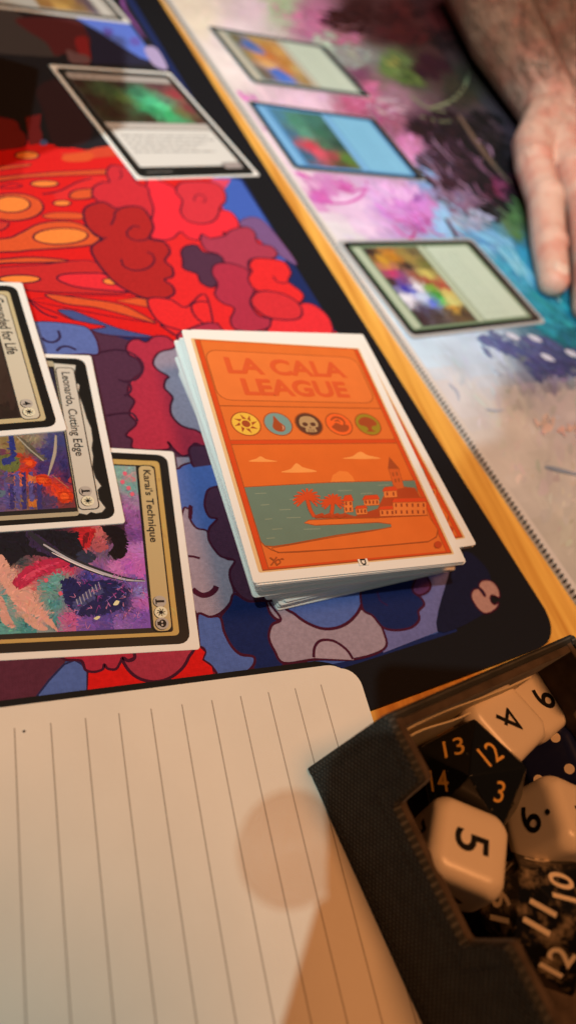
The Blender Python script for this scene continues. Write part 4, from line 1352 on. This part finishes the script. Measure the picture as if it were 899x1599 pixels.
# palms
PALM = (0.58, 0.070, 0.016, 1)
for (cx_, cy_, sz, bx) in ((312, 222, 50, 338), (402, 235, 42, 392)):
    d.line([(cx_, cy_), (cx_ + (bx - cx_) * .4, cy_ + 38), (bx, 288)], 1.3, LN, True)
    d.line([(cx_, cy_), (cx_ + (bx - cx_) * .4, cy_ + 38), (bx, 288)], 0.9, PALM, True)
    for k in range(13):
        a = R_(-225 + k * 270 / 12)
        ex, ey = cx_ + sz * math.cos(a), cy_ + sz * .70 * math.sin(a) + 8 * abs(math.cos(a)) ** 2
        d.line([(ex, ey), ((cx_ + ex) / 2, (cy_ + ey) / 2 - 5), (cx_, cy_)], 0.75, PALM, True, True)
for k in range(12):
    d.poly(ellipse(345 + k * 9, 286 - (k % 3) * 3, 8, 6, 8), (0.42, 0.06, 0.016, 1))
# signature, corner stamp and the small letter on the sleeve rim
d.line([(182, 430), (195, 440), (208, 458)], .35, LN, True)
d.line([(205, 428), (190, 452), (185, 456)], .35, LN, True)
d.line([(200, 445), (212, 436), (218, 448), (205, 455)], .3, LN, True)
d.line([(214, 440), (224, 434), (230, 438)], .3, LN, True)
d.poly(ellipse(770, 385, 14, 13, 10), (0.46, 0.06, 0.016, 1))
d.map = None
box(d, 31.0, 87.2, 34.0, 89.2, (0.78, 0.72, 0.62, 1))
ctext(d, 'D', 31.5, 87.35, 33.5, 89.05, (0.02, 0.02, 0.02, 1), 0.04, -90)

nc = 34
th0 = DZ / nc
DG = 'sleeved cards stacked in the deck'
first = None
for i in range(nc):
    z = (i + 1) * th0
    j = lambda s: random.uniform(-s, s)
    if i == nc - 1:
        th, bl = 0.0, Vector((0, -91))
        lab = 'orange backed card with LA CALA LEAGUE lettering on top of the deck'
    elif i >= nc - 3:
        th, bl = 0.3 + j(.3), Vector((0.9 + j(.3), -91.2 + j(.5)))
    elif i >= nc - 7:
        br = Vector((75.0 + j(.9), -84.3 + j(1.0)))
        th = 3.2 + j(.6)
        bl = br - Vector((math.cos(R_(th)), math.sin(R_(th)))) * 66
    elif i >= 16:
        th, bl = 2.0 + j(.8), Vector((4.0 + j(.8), -89.6 + j(.8)))
    elif i >= 10:
        th, bl = 4.2 + j(.8), Vector((8.6 + j(.8), -88.9 + j(.9)))
    else:
        th, bl = 6.6 + j(.7), Vector((14.0 + j(.8), -89.3 + j(.9)))
    up = Vector((-math.sin(R_(th)), math.cos(R_(th)))) * 91
    tl = bl + up
    if i < nc - 1:
        lab = 'white sleeved card inside the deck under the orange top card'
        if i == nc - 4:
            lab = 'sleeved card whose orange corner sticks out right beneath the top card'
        elif i == 0:
            lab = 'lowest white sleeved card of the deck, flat on the cloud mat'
    o = card('deck_card', lab, DG, tl.x, tl.y, th, z, rim=th0 * .72)
    if first is None:
        first = d.build('card_back', M_BACK, o)
    else:
        cpy = first.copy()
        C.objects.link(cpy)
        cpy.parent = o

# ------------------------------------------------------------------ notebook
NZ = 6.4
na_ = Vector((un(0, 1105, NZ).x, un(0, 1105, NZ).y))
nb_ = Vector((un(540, 1035, NZ).x, un(540, 1035, NZ).y))
nx_ = (nb_ - na_).normalized()
ny_ = Vector((nx_.y, -nx_.x))                 # towards us
corner = nb_ + nx_ * 0.9
npt = lambda a, b: tuple(corner - nx_ * a + ny_ * b)     # a: to the left of the corner, b: towards us


def nshape(off, r):
    pts = rrect(-off, -off, 142 + off, 146 + off, r, 8)
    return [npt(p[0], p[1]) for p in pts]


nbk = empty('notebook')
tag(nbk, 'open lined notebook with cream pages and a black cover', 'notebook')
obj('cover', slab_bm(nshape(2.9, 10.5), 0.03, 2.6, 0.6), M_COVER, nbk)
pb = bmesh.new()
for k in range(12):
    z0 = 2.62 + k * 0.295
    slab_bm(nshape(-0.25 - 0.12 * (k % 3), 8.0), z0, z0 + 0.25, bm=pb)
tag(obj('page_block', pb, M_PAGEEDGE, nbk), kind='stuff')
# second sheet shifted a little, its edge shows at the rounded corner
sh = [tuple(Vector(p) + nx_ * 2.2 + ny_ * 0.9) for p in nshape(-0.2, 5.5)]
obj('page', slab_bm(sh, NZ - 0.55, NZ - 0.48), M_PAPER, nbk)
obj('page', slab_bm(nshape(0, 7.0), NZ - 0.08, NZ - 0.02), M_PAPER, nbk)
bm = bmesh.new()
tops = [(15, 1155), (77, 1140), (134, 1132), (188, 1124), (240, 1113), (290, 1105), (336, 1098), (380, 1090), (423, 1083), (463, 1076), (501, 1070)]
ln0 = Vector(un(501, 1070, NZ).to_2d()) - corner
a_first = -ln0.dot(nx_)
for k in range(19):
    a = a_first + k * 7.32
    if a > 138:
        break
    b0, b1 = 4.9, 141
    slab_bm([npt(a - .13, b0), npt(a + .13, b0), npt(a + .13, b1), npt(a - .13, b1)], NZ - 0.02, NZ - 0.005, bm=bm)
obj('ruled_lines', bm, M_LINE, nbk)
q = un(38, 1142, NZ)
obj('ink_dot', slab_bm([(q.x + a, q.y + b) for a, b in ellipse(0, 0, .35, .28, 8)], NZ - .02, NZ - 0.003), M_INKBLACK, nbk)

# ------------------------------------------------------------------ open fabric tray
TZ0, RIM = NZ + 0.05, 42.0
pc = Vector(un(600, 1115, RIM).to_2d())        # outer far left corner of the rim
pr_ = Vector(un(890, 990, RIM).to_2d())        # outer far right corner of the rim
tx = (pr_ - pc).normalized()
ty = Vector((tx.y, -tx.x))                     # along the left wall, towards us
TW, TL_, WT = (pr_ - pc).length + 1.0, 104.0, 3.6
tray = empty('dice_tray', (pc.x, pc.y, 0), (0, 0, math.atan2(tx.y, tx.x)))
tag(tray, 'open charcoal fabric tray with stitched notched wall holding dice', 'tray')
# local axes: x along the far wall, y negative towards us
LEAN = 4.4                                     # the wall leans out towards its foot
OT = 1.9
NB = 30.5                                      # bottom of the notch
n0 = -(Vector(un(672, 1215, RIM).to_2d()) - pc).dot(ty)
n1_ = -(Vector(un(805, 1465, RIM).to_2d()) - pc).dot(ty)


def profile_wall(name, prof, axis, at_, thick, m, lean=0.0):
    """wall panel: prof = (s, z) outline, extruded by thick"""
    bm = bmesh.new()
    A_, B_ = [], []
    for s_, z_ in prof:
        ln = -lean * (RIM - z_) / RIM
        if axis == 'y':
            A_.append(bm.verts.new((at_ + ln, s_, z_)))
            B_.append(bm.verts.new((at_ + ln + thick, s_, z_)))
        else:
            A_.append(bm.verts.new((s_, at_ - ln, z_)))
            B_.append(bm.verts.new((s_, at_ - ln - thick, z_)))
    n = len(prof)
    bm.faces.new(A_)
    bm.faces.new(B_[::-1])
    for i in range(n):
        bm.faces.new((A_[(i + 1) % n], A_[i], B_[i], B_[(i + 1) % n]))
    bmesh.ops.recalc_face_normals(bm, faces=bm.faces)
    bmesh.ops.bevel(bm, geom=[e for e in bm.edges], offset=0.7, segments=3, profile=0.5, affect='EDGES', clamp_overlap=True)
    return obj(name, bm, m, tray, smooth=False)


def rounded(prof, r=0.9):
    out = []
    n = len(prof)
    for i in range(n):
        p0, p1, p2 = Vector(prof[i - 1]), Vector(prof[i]), Vector(prof[(i + 1) % n])
        a, b = (p0 - p1), (p2 - p1)
        rr = min(r, a.length * .4, b.length * .4)
        pa, pb_ = p1 + a.normalized() * rr, p1 + b.normalized() * rr
        for t in (0, .5, 1):
            out.append(tuple(pa.lerp(p1, t).lerp(p1.lerp(pb_, t), t)))
    return out


prof_left = rounded([(-0.2, TZ0), (-TL_, TZ0), (-TL_, RIM), (n1_ - .3, RIM), (n1_ + 1.2, NB), (n0 - 1.2, NB), (n0 + .3, RIM), (-0.2, RIM)])
profile_wall('wall', prof_left, 'y', 0, OT, M_FABRIC, LEAN)
profile_wall('wall_lining', [(s_ * .985 - .6, z_ - (.35 if z_ > TZ0 + 1 else -1.5)) for s_, z_ in prof_left], 'y', OT + 0.05, WT - OT, M_LINING, LEAN)
flat = lambda L: rounded([(-LEAN + 0.3, TZ0), (L, TZ0), (L, RIM - .3), (0.1, RIM - .3)])
profile_wall('wall', flat(TW), 'x', 0, OT, M_FABRIC, 0.2)
profile_wall('wall_lining', [(s_ * .98 + .6, z_ - .3) for s_, z_ in flat(TW - 1)], 'x', -OT - 0.05, WT - OT, M_LINING, 0.2)
profile_wall('wall', prof_left, 'y', TW, -OT, M_FABRIC, -2.5)
profile_wall('wall_lining', [(s_ * .985 - .6, z_ - (.35 if z_ > TZ0 + 1 else -1.5)) for s_, z_ in prof_left], 'y', TW - OT - .05, -(WT - OT), M_LINING, -2.5)
profile_wall('wall', flat(TW), 'x', -TL_, -OT, M_FABRIC, -2.0)
obj('tray_floor', slab_bm([(0.5, -0.5), (TW - .5, -0.5), (TW - .5, -TL_ + .5), (0.5, -TL_ + .5)], TZ0 + .02, TZ0 + 2.2), M_LINING, tray)
# stitch lines on the outer left wall, following the edge of the panel
bm = bmesh.new()


def stitch_run(pts, pitch=1.7, ln=1.05):
    for a, b in zip(pts[:-1], pts[1:]):
        a, b = Vector(a), Vector(b)
        L = (b - a).length
        u_ = (b - a).normalized()
        v_ = Vector((-u_.y, u_.x)) * .17
        k = 0.3
        while k + ln < L:
            q = [a + u_ * k - v_, a + u_ * (k + ln) - v_, a + u_ * (k + ln) + v_, a + u_ * k + v_]
            vs = []
            for dx in (-.16, .25):
                for w_ in q:
                    vs.append(bm.verts.new((dx - LEAN * (RIM - w_.y) / RIM - .02, w_.x, w_.y)))
            bm.faces.new(vs[:4])
            for i in range(4):
                bm.faces.new((vs[i], vs[(i + 1) % 4], vs[4 + (i + 1) % 4], vs[4 + i]))
            k += pitch


stitch_run([(-2.6, TZ0 + 2.6), (-2.6, RIM - 3.0), (n0 + 2.8, RIM - 3.0), (n0 + 2.8, NB - 3.6), (n1_ - 2.8, NB - 3.6), (n1_ - 2.8, RIM - 3.0), (-TL_ + 3, RIM - 3.0)])
stitch_run([(-2.6, TZ0 + 2.6), (-TL_ + 3, TZ0 + 2.6)])
bmesh.ops.recalc_face_normals(bm, faces=bm.faces)
tag(obj('stitching', bm, M_THREAD, tray), kind='stuff')

# cream paper slips tucked against the far wall
TROT = Matrix.Rotation(math.atan2(tx.y, tx.x), 3, 'Z')


def tp(x, y, z):
    """tray coordinates to the world"""
    q = TROT @ Vector((x, y, 0))
    return Vector((pc.x + q.x, pc.y + q.y, z))


def slip(label, x0, x1, y, z0, z1, lean, crease):
    bm = bmesh.new()
    n = 10
    rows = []
    for i in range(n + 1):
        t = i / n
        x = x0 + (x1 - x0) * t
        zt = z1 - 2.6 * t + crease * math.sin(t * 9)
        yy = y + 0.45 * math.sin(t * 5 + crease)
        rows.append([bm.verts.new(tp(x, yy + lean, zt)), bm.verts.new(tp(x, yy - .5, z0)),
                     bm.verts.new(tp(x, yy + lean - .32, zt)), bm.verts.new(tp(x, yy - .82, z0))])
    for r0, r1 in zip(rows[:-1], rows[1:]):
        bm.faces.new((r0[0], r1[0], r1[1], r0[1]))
        bm.faces.new((r0[2], r0[3], r1[3], r1[2]))
        bm.faces.new((r0[0], r0[2], r1[2], r1[0]))
    bmesh.ops.recalc_face_normals(bm, faces=bm.faces)
    return tag(obj('paper_slip', bm, M_SLIP, None), label, 'paper slip', 'paper slips tucked inside the tray')


slip('long cream paper slip standing against the far wall of the tray', 4.5, 46, -4.6, 12, 37.5, .6, .35)
slip('short folded paper slip in front of the longer one in the tray', 4.5, 26, -5.9, 12, 36.0, .5, .25)

# ------------------------------------------------------------------ dice
CX, CY_, CZ = CROT.col[0].copy(), CROT.col[1].copy(), CROT.col[2].copy()


def glyph_mesh(parent, s_, center, n, up_ang, size, m, off=0.01, lift=0.06, name='numeral', up=None, wide=1.0):
    """numeral lying on a face: its top points along the picture angle up_ang"""
    n = n.normalized()
    if up is None:
        up = CX * math.cos(R_(up_ang)) + CY_ * math.sin(R_(up_ang))
    up = (up - n * up.dot(n)).normalized()
    right = up.cross(n)
    vs, fs, (a0, b0, a1, b1) = text_geo(s_, off)
    k = size / 0.72
    cx_, cy_ = (a0 + a1) / 2, (b0 + b1) / 2
    bm = bmesh.new()
    bv = [bm.verts.new(center + n * lift + right * (x - cx_) * k * wide + up * (y - cy_) * k) for x, y in vs]
    for f in fs:
        try:
            bm.faces.new([bv[i] for i in f])
        except ValueError:
            pass
    return obj(name, bm, m, parent)


def disc(parent, center, n, r, m, name='pip', lift=0.05):
    n = n.normalized()
    a = n.orthogonal().normalized()
    b = n.cross(a)
    bm = bmesh.new()
    bm.faces.new([bm.verts.new(center + n * lift + a * r * math.cos(t * math.pi / 8) + b * r * math.sin(t * math.pi / 8)) for t in range(16)])
    return obj(name, bm, m, parent)


def rounded_cube(h, r, cut):
    bm = bmesh.new()
    bmesh.ops.create_cube(bm, size=2)
    bmesh.ops.subdivide_edges(bm, edges=bm.edges[:], cuts=17, use_grid_fill=True)
    for v in bm.verts:
        p = v.co * h
        q = Vector([max(-(h - r), min(h - r, c)) for c in p])
        dlt = p - q
        if dlt.length > 1e-9:
            p = q + dlt.normalized() * r
        L = p.length
        if L > cut:
            p *= (cut + (L - cut) * .25) / L
        v.co = p
    return bm


def d6(label, ctr, edge_ang, tilt, h, faces, m=M_IVORY, ink=M_INKBLACK, pips=None, group='six sided dice in the tray', name='d6_die', size=6.0):
    """ctr: centre of the die, edge_ang: its turn about the vertical, tilt: (x, y) lean in degrees"""
    Rm = Euler((R_(tilt[0]), R_(tilt[1]), 0)).to_matrix() @ Matrix.Rotation(R_(edge_ang), 3, 'Z')
    ctr = Vector(ctr)
    o = empty(name, ctr)
    tag(o, label, 'die', group)
    bm = rounded_cube(h, h * .34, h * 1.40)
    bmesh.ops.rotate(bm, cent=(0, 0, 0), matrix=Rm, verts=bm.verts)
    obj('die_body', bm, m, o, smooth=True)
    for (ax, txt, ang) in faces:
        n = Rm @ Vector(ax)
        if pips:
            e1 = Rm @ Vector((ax[1], ax[2], ax[0]))
            e2 = n.cross(e1)
            k = h * .5
            lay = {1: [(0, 0)], 2: [(-1, -1), (1, 1)], 3: [(-1, -1), (0, 0), (1, 1)], 4: [(-1, -1), (1, 1), (-1, 1), (1, -1)], 5: [(-1, -1), (1, 1), (-1, 1), (1, -1), (0, 0)], 6: [(-1, -1), (-1, 0), (-1, 1), (1, -1), (1, 0), (1, 1)]}[int(txt)]
            for (a, b) in lay:
                disc(o, n * h + e1 * a * k + e2 * b * k, n, h * .155, ink)
        else:
            g_ = glyph_mesh(o, txt.rstrip('.'), n * h, n, ang, size, ink, 0.0 if txt == '4' else 0.015)
            if txt.endswith('.'):
                up = CX * math.cos(R_(ang)) + CY_ * math.sin(R_(ang))
                up = (up - n * up.dot(n)).normalized()
                rt = up.cross(n)
                disc(o, n * h + rt * size * .62 - up * size * .42, n, size * .10, ink, 'marker_dot')
    return o


ICO = None


def d20(label, center, Rc, rotm, numbers, m, ink, group, size=4.4, off=0.012, wide=1.0):
    """numbers: list of (picture angle of face from the centre or None for the facing one, ring, text, up angle)"""
    o = empty('d20_die', center)
    tag(o, label, 'die', group)
    bm = bmesh.new()
    bmesh.ops.create_icosphere(bm, subdivisions=1, radius=Rc)
    bmesh.ops.rotate(bm, cent=(0, 0, 0), matrix=rotm, verts=bm.verts)
    bm.normal_update()
    fc = [(f.calc_center_median().copy(), f.normal.copy()) for f in bm.faces]
    bmesh.ops.bevel(bm, geom=bm.edges[:], offset=0.28, segments=2, profile=0.5, affect='EDGES')
    obj('die_body', bm, m, o)
    used = set()
    view = (CAM - Vector(center)).normalized()
    vx = (CX - view * CX.dot(view)).normalized()
    vy = view.cross(vx)
    for (dx, dy, txt, ang) in numbers:
        best, bi = 1e9, None
        for i, (c, n) in enumerate(fc):
            if n.dot(view) < 0.05 or i in used:
                continue
            e = (c.dot(vx) / Rc - dx) ** 2 + (c.dot(vy) / Rc - dy) ** 2
            if e < best:
                best, bi = e, i
        if bi is None:
            continue
        used.add(bi)
        c, n = fc[bi]
        glyph_mesh(o, txt, c, n, ang, size, ink, off, wide=wide)
    return o


def view_frame(center):
    view = (CAM - Vector(center)).normalized()
    vx = (CX - view * CX.dot(view)).normalized()
    vy = view.cross(vx)
    return Matrix((vx, vy, view)).transposed()       # columns vx, vy, view


def ico_vertex_frame():
    """rotation putting an icosphere vertex on +z"""
    bm = bmesh.new()
    bmesh.ops.create_icosphere(bm, subdivisions=1, radius=1)
    bm.verts.ensure_lookup_table()
    v = bm.verts[0].co.copy()
    bm.faces.ensure_lookup_table()
    bm.normal_update()
    n = bm.faces[0].normal.copy()
    cn = [f.calc_center_median().copy() for f in bm.faces if bm.verts[0] in f.verts]
    fv = bm.faces[0].verts[0].co.copy()
    bm.free()
    return v, n, cn, fv


v0, n0f, cn, fv0 = ico_vertex_frame()
qv = v0.rotation_difference(Vector((0, 0, 1))).to_matrix()
angv = math.atan2((qv @ cn[0]).y, (qv @ cn[0]).x)
qf = n0f.rotation_difference(Vector((0, 0, 1))).to_matrix()
angf = math.atan2((qf @ fv0).y, (qf @ fv0).x)

# black d20 with gold numbers: a corner of it faces us
cA = un(733, 1212, 22.5)
fr = view_frame(cA)
rotA = fr @ Matrix.Rotation(R_(116) - angv, 3, 'Z') @ qv
d20('black twenty sided die with gold numbers in front of the ivory 4', cA, 13.8, rotA,
    [(-.21, .43, '13', 112), (.34, .34, '12', 106), (.41, -.25, '3', 72), (-.48, -.05, '14', 116), (-.35, .85, '0', 20)], M_D20A, M_GOLDINK, 'twenty sided dice in the tray', 4.6, 0.002)
# marbled d20 with cream numbers: a face of it faces us
cB = un(842, 1432, 22.0)
fr = view_frame(cB)
rotB = fr @ Matrix.Rotation(R_(90 + 15) - angf, 3, 'Z') @ qf
d20('marbled black and tan twenty sided die with cream numbers', cB, 14.2, rotB,
    [(0, 0, '11', 150), (-.45, .30, '19', 165), (.48, .25, '10', 165), (.15, -.58, '12', 150), (-.3, .75, '18', 170), (.25, .78, '6', 200)], M_D20B, M_CREAMINK, 'twenty sided dice in the tray', 5.2, 0.018)

d6('ivory six sided die showing a large 5 beside the notched wall', (26.6, -160.2, 23.5), -36, (-7, -4), 8.3,
   [((0, 0, 1), '5', -20), ((-1, 0, 0), '2', -60), ((0, -1, 0), '1', -60)], size=7.2)
d6('ivory die with a 4 on top behind the black twenty sided die', (48.3, -138.1, 23.9), 22, (-3, -3), 8.4,
   [((0, 0, 1), '4', -25)], size=7.0)
d6('ivory die with a 6 on top against the far wall of the tray', (64.4, -134.0, 19.1), 18, (0, 0), 8.3,
   [((0, 0, 1), '6.', 158)], size=6.6)
d6('ivory die with a 6 on its shaded side, right of the large 5', (53.5, -161.8, 24.2), -24, (-6, 20), 8.5,
   [((0, 0, 1), '4', -60), ((-1, 0, 0), '6.', 150)], size=6.6)
d6('navy six sided die with cream pips by the right wall', (68.0, -148.6, 17.0), 0, (-12, -50), 7.8,
   [((0, 0, 1), '4', 0), ((1, 0, 0), '6', 0), ((0, -1, 0), '5', 0)], M_NAVY, M_CREAMINK, True)

# ------------------------------------------------------------------ the far player's hand and forearm
person = empty('person')
tag(person, 'bare forearm and hand of a person resting on the painted mat', 'person')


def cap(bm, a, b, ra, rb, n=14, squash=1.0):
    a, b = Vector(a), Vector(b)
    L = (b - a).length
    k = max(2, int(L / (min(ra, rb) * .45)) + 1)
    for i in range(k + 1):
        t = i / k
        c = a.lerp(b, t)
        r = ra + (rb - ra) * t
        mtx = Matrix.Translation(c) @ Matrix.Diagonal((r, r, r * squash, 1))
        bmesh.ops.create_icosphere(bm, subdivisions=2, radius=1, matrix=mtx)


bm = bmesh.new()
fingers = {
    'little': [(260, 190, 22, 12.5), (245.5, 163, 21, 11.2), (236.5, 131, 18.5, 10.3), (223.5, 97, 12, 9.6), (214, 71, 8.0, 8.3)],
    'ring': [(281, 188, 25, 13), (267.5, 154, 24.5, 11), (257, 119, 21, 10.3), (242, 81, 13, 9.7), (226.5, 53, 8.2, 8.5)],
    'middle': [(304, 184, 26, 13), (291, 147, 25.5, 11), (280.5, 107, 21.5, 10.3), (264, 65, 13, 9.7), (249, 32, 8.2, 8.5)],
    'index': [(325, 184, 25, 13), (314, 147, 24.5, 11), (305.5, 111, 21, 10.3), (292.5, 72, 13, 9.7), (280, 43, 8.2, 8.5)],
    'thumb': [(340, 215, 20, 14), (355, 186, 15, 12), (355, 152, 11, 10.4), (349, 126, 9, 8.6)]}
for f, ch in fingers.items():
    for (x0, y0, z0, r0), (x1, y1, z1, r1) in zip(ch[:-1], ch[1:]):
        cap(bm, (x0, y0, z0), (x1, y1, z1), r0, r1)
    for (x0, y0, z0, r0) in ch[1:4] if f != 'thumb' else ch[1:3]:       # knuckles
        cap(bm, (x0, y0 + 1.5, z0 + 1.6), (x0, y0 - 1.5, z0 + 1.6), r0 * .93, r0 * .93)
    # tendon ridge from the wrist to the knuckle
    k0 = ch[1]
    if f != 'thumb':
        cap(bm, (k0[0], k0[1], k0[2] + k0[3] * .55), (318 + (k0[0] - 294) * .35, 226, 33), 4.5, 4.0)
# palm and wrist
WR = (318, 238, 24)
for bx_, by_, bz_, br_ in ((262, 190, 20, 13), (284, 186, 22, 15), (306, 182, 22, 15), (326, 182, 21, 14)):
    cap(bm, (WR[0] + (bx_ - 294) * .55, WR[1] - 4, WR[2]), (bx_, by_, bz_), 18, br_, squash=.85)
cap(bm, (300, 232, 23), (338, 238, 23), 18, 18)
# forearm: flattened at the wrist, widening to the elbow
cap(bm, (303, 240, 25), (306, 330, 36), 19, 27)
cap(bm, (335, 244, 25), (350, 330, 38), 19, 30)
cap(bm, (306, 330, 36), (330, 430, 48), 27, 37)
cap(bm, (350, 330, 38), (368, 430, 50), 30, 40)
cap(bm, (345, 420, 49), (410, 560, 60), 42, 50)
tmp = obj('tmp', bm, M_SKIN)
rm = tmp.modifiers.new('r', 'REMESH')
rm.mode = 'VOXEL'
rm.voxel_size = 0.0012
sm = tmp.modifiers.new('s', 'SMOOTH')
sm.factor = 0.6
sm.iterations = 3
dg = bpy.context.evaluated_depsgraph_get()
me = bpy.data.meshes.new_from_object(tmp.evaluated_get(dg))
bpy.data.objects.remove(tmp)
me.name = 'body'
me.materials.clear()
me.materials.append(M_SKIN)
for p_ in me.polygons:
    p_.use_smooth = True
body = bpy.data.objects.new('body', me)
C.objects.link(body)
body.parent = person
for (f, (tx_, ty_, tz_)) in (('little', (214.6, 72.5, 15.4)), ('ring', (227.2, 54.5, 15.9)), ('middle', (249.6, 33.5, 15.9)), ('index', (280.6, 44.5, 15.9))):
    bm = bmesh.new()
    a_, b_ = Vector(fingers[f][-2][:3]), Vector(fingers[f][-1][:3])
    dr = (b_ - a_).normalized()
    bmesh.ops.create_uvsphere(bm, u_segments=12, v_segments=8, radius=1)
    q = dr.to_track_quat('Y', 'Z').to_matrix()
    for v in bm.verts:
        v.co = q @ Vector((v.co.x * 4.6, v.co.y * 6.0, v.co.z * 1.4)) + Vector((tx_, ty_, tz_ - .4))
    obj('fingernail', bm, M_NAIL, person, smooth=True)

# skin darkens above the wrist, the forearm's shade put into its colour; dark hair lies along the forearm and thins out on the back of the hand
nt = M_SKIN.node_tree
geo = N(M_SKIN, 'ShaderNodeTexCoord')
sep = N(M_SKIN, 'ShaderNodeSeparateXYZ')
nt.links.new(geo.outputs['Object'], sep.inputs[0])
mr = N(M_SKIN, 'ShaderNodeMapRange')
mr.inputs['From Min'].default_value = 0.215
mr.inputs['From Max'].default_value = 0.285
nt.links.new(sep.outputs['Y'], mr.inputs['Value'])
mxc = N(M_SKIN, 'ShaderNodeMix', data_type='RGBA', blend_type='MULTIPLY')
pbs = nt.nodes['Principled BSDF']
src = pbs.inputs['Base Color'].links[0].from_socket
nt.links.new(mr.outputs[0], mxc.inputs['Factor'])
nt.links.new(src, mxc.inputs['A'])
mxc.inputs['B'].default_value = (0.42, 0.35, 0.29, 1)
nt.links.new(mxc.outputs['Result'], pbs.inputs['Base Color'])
hv, hf = [], []
vsel = [v for v in me.vertices if v.co.y > 0.16 and v.normal.z > -0.35]
rh = random.Random(3)
for k in range(9000):
    v = vsel[rh.randrange(len(vsel))]
    y_ = v.co.y * 1000
    if y_ > 470 or (y_ < 250 and rh.random() > max(0.04, (y_ - 175) / 120)):
        continue
    n_ = v.normal.copy()
    d_ = Vector((rh.gauss(-.25, .35), rh.gauss(-1, .25), 0))
    d_ = (d_ - n_ * d_.dot(n_)).normalized()
    sd = n_.cross(d_)
    L_ = rh.uniform(9, 20) * (1 if y_ > 250 else .55)
    c_ = v.co * 1000
    bend_ = rh.gauss(0, 2.5)
    b0 = len(hv)
    for t in (0, .35, .7, 1):
        pt_ = c_ + d_ * L_ * t + n_ * (0.2 + 3.0 * t * (1.15 - t)) + sd * bend_ * t * t
        wd_ = .16 * (1 - t * .8)
        hv += [tuple((pt_ - sd * wd_) * S), tuple((pt_ + sd * wd_) * S)]
    for q in range(3):
        hf.append((b0 + 2 * q, b0 + 2 * q + 1, b0 + 2 * q + 3, b0 + 2 * q + 2))
hm = bpy.data.meshes.new('arm_hair')
hm.from_pydata(hv, [], hf)
hm.materials.append(M_HAIR)
ho = bpy.data.objects.new('arm_hair', hm)
C.objects.link(ho)
ho.parent = person
tag(ho, kind='stuff')

# ------------------------------------------------------------------ the phone outside the frame, and unseen pieces added to cast shadows
# the phone the picture was taken with
def ph(a, b, c):
    """a: right, b: up, c: behind the lens, in mm"""
    return CAM + CX * a + CY_ * b + CZ * c


phone = empty('smartphone')
tag(phone, 'smartphone held over the notebook, its lens towards the deck', 'smartphone')


def ph_slab(pts, c0, c1, name, m):
    bm = slab_bm(pts, c0, c1)
    for v in bm.verts:
        v.co = ph(*v.co)
    bmesh.ops.recalc_face_normals(bm, faces=bm.faces)
    return obj(name, bm, m, phone)


M_PHONE = mat('phone_glass', (0.02, 0.02, 0.022), rough=0.25)
ph_slab(rrect(1, -146, 71, 13, 9, 6), 4, 12, 'phone_body', M_PHONE)


def on_phone(u, v, c, z=NZ):
    """phone coordinates of the spot that shades the page point seen at pixel u, v"""
    q = un(u, v, z)
    lamp = CAM - NDIR * 1900
    dq = lamp - q
    t = (CZ.dot(CAM) + c - CZ.dot(q)) / CZ.dot(dq)
    r = q + dq * t - CAM
    return (r.dot(CX), r.dot(CY_))


gp = [on_phone(u, v, 12.2) for u, v in ((497, 1405), (440, 1599), (395, 1750), (640, 1760), (700, 1500), (640, 1410), (560, 1392))]
ph_slab(gp, 12.2, 15, 'page_shade_plate', M_PHONE)  # added plate, outlined from the shadow wanted on the page
dc = on_phone(455, 1322, 12.2)
ring = empty('shade_rings')
ring.parent = phone
for k in range(11):                           # added thin rings, open between them for a round half shadow
    ro, ri = 10.4 - k * .93, 10.02 - k * .93
    bm = bmesh.new()
    for c0, c1 in ((12.2, 12.4),):
        rings = [[bm.verts.new(ph(dc[0] + r * math.cos(t * math.pi / 14), dc[1] + 1.1 * r * math.sin(t * math.pi / 14), c)) for t in range(28)] for r, c in ((ri, c0), (ro, c0), (ro, c1), (ri, c1))]
        for a in range(4):
            for t in range(28):
                bm.faces.new((rings[a][t], rings[a][(t + 1) % 28], rings[(a + 1) % 4][(t + 1) % 28], rings[(a + 1) % 4][t]))
    bmesh.ops.recalc_face_normals(bm, faces=bm.faces)
    obj('ring', bm, M_PHONE, ring)
ph_slab(ellipse(6, 0, 5, 5, 16), 2.6, 4.0, 'lens_ring', M_PHONE)
ph_slab(rrect(13, 4, 70, 38, 5, 4), 12.2, 16, 'die_shade_plate', M_PHONE)  # added plate, keeps the die by the far wall in shade

sbx = empty('shade_box', (-66, 168, 0), (0, 0, R_(-9)))  # unseen box, added to throw the shadow at the upper left
tag(sbx, 'black lidded box added outside the picture to shade the upper left of the cloud mat', 'shade box')
obj('box_body', slab_bm(rrect(-76, -90, 0, 0, 3, 4), 0.1, 68, 1.0), M_FABRIC, sbx)
obj('box_lid', slab_bm(rrect(-77, -91, 1, 1, 3, 4), 68.1, 96, 1.5), M_FABRIC, sbx)
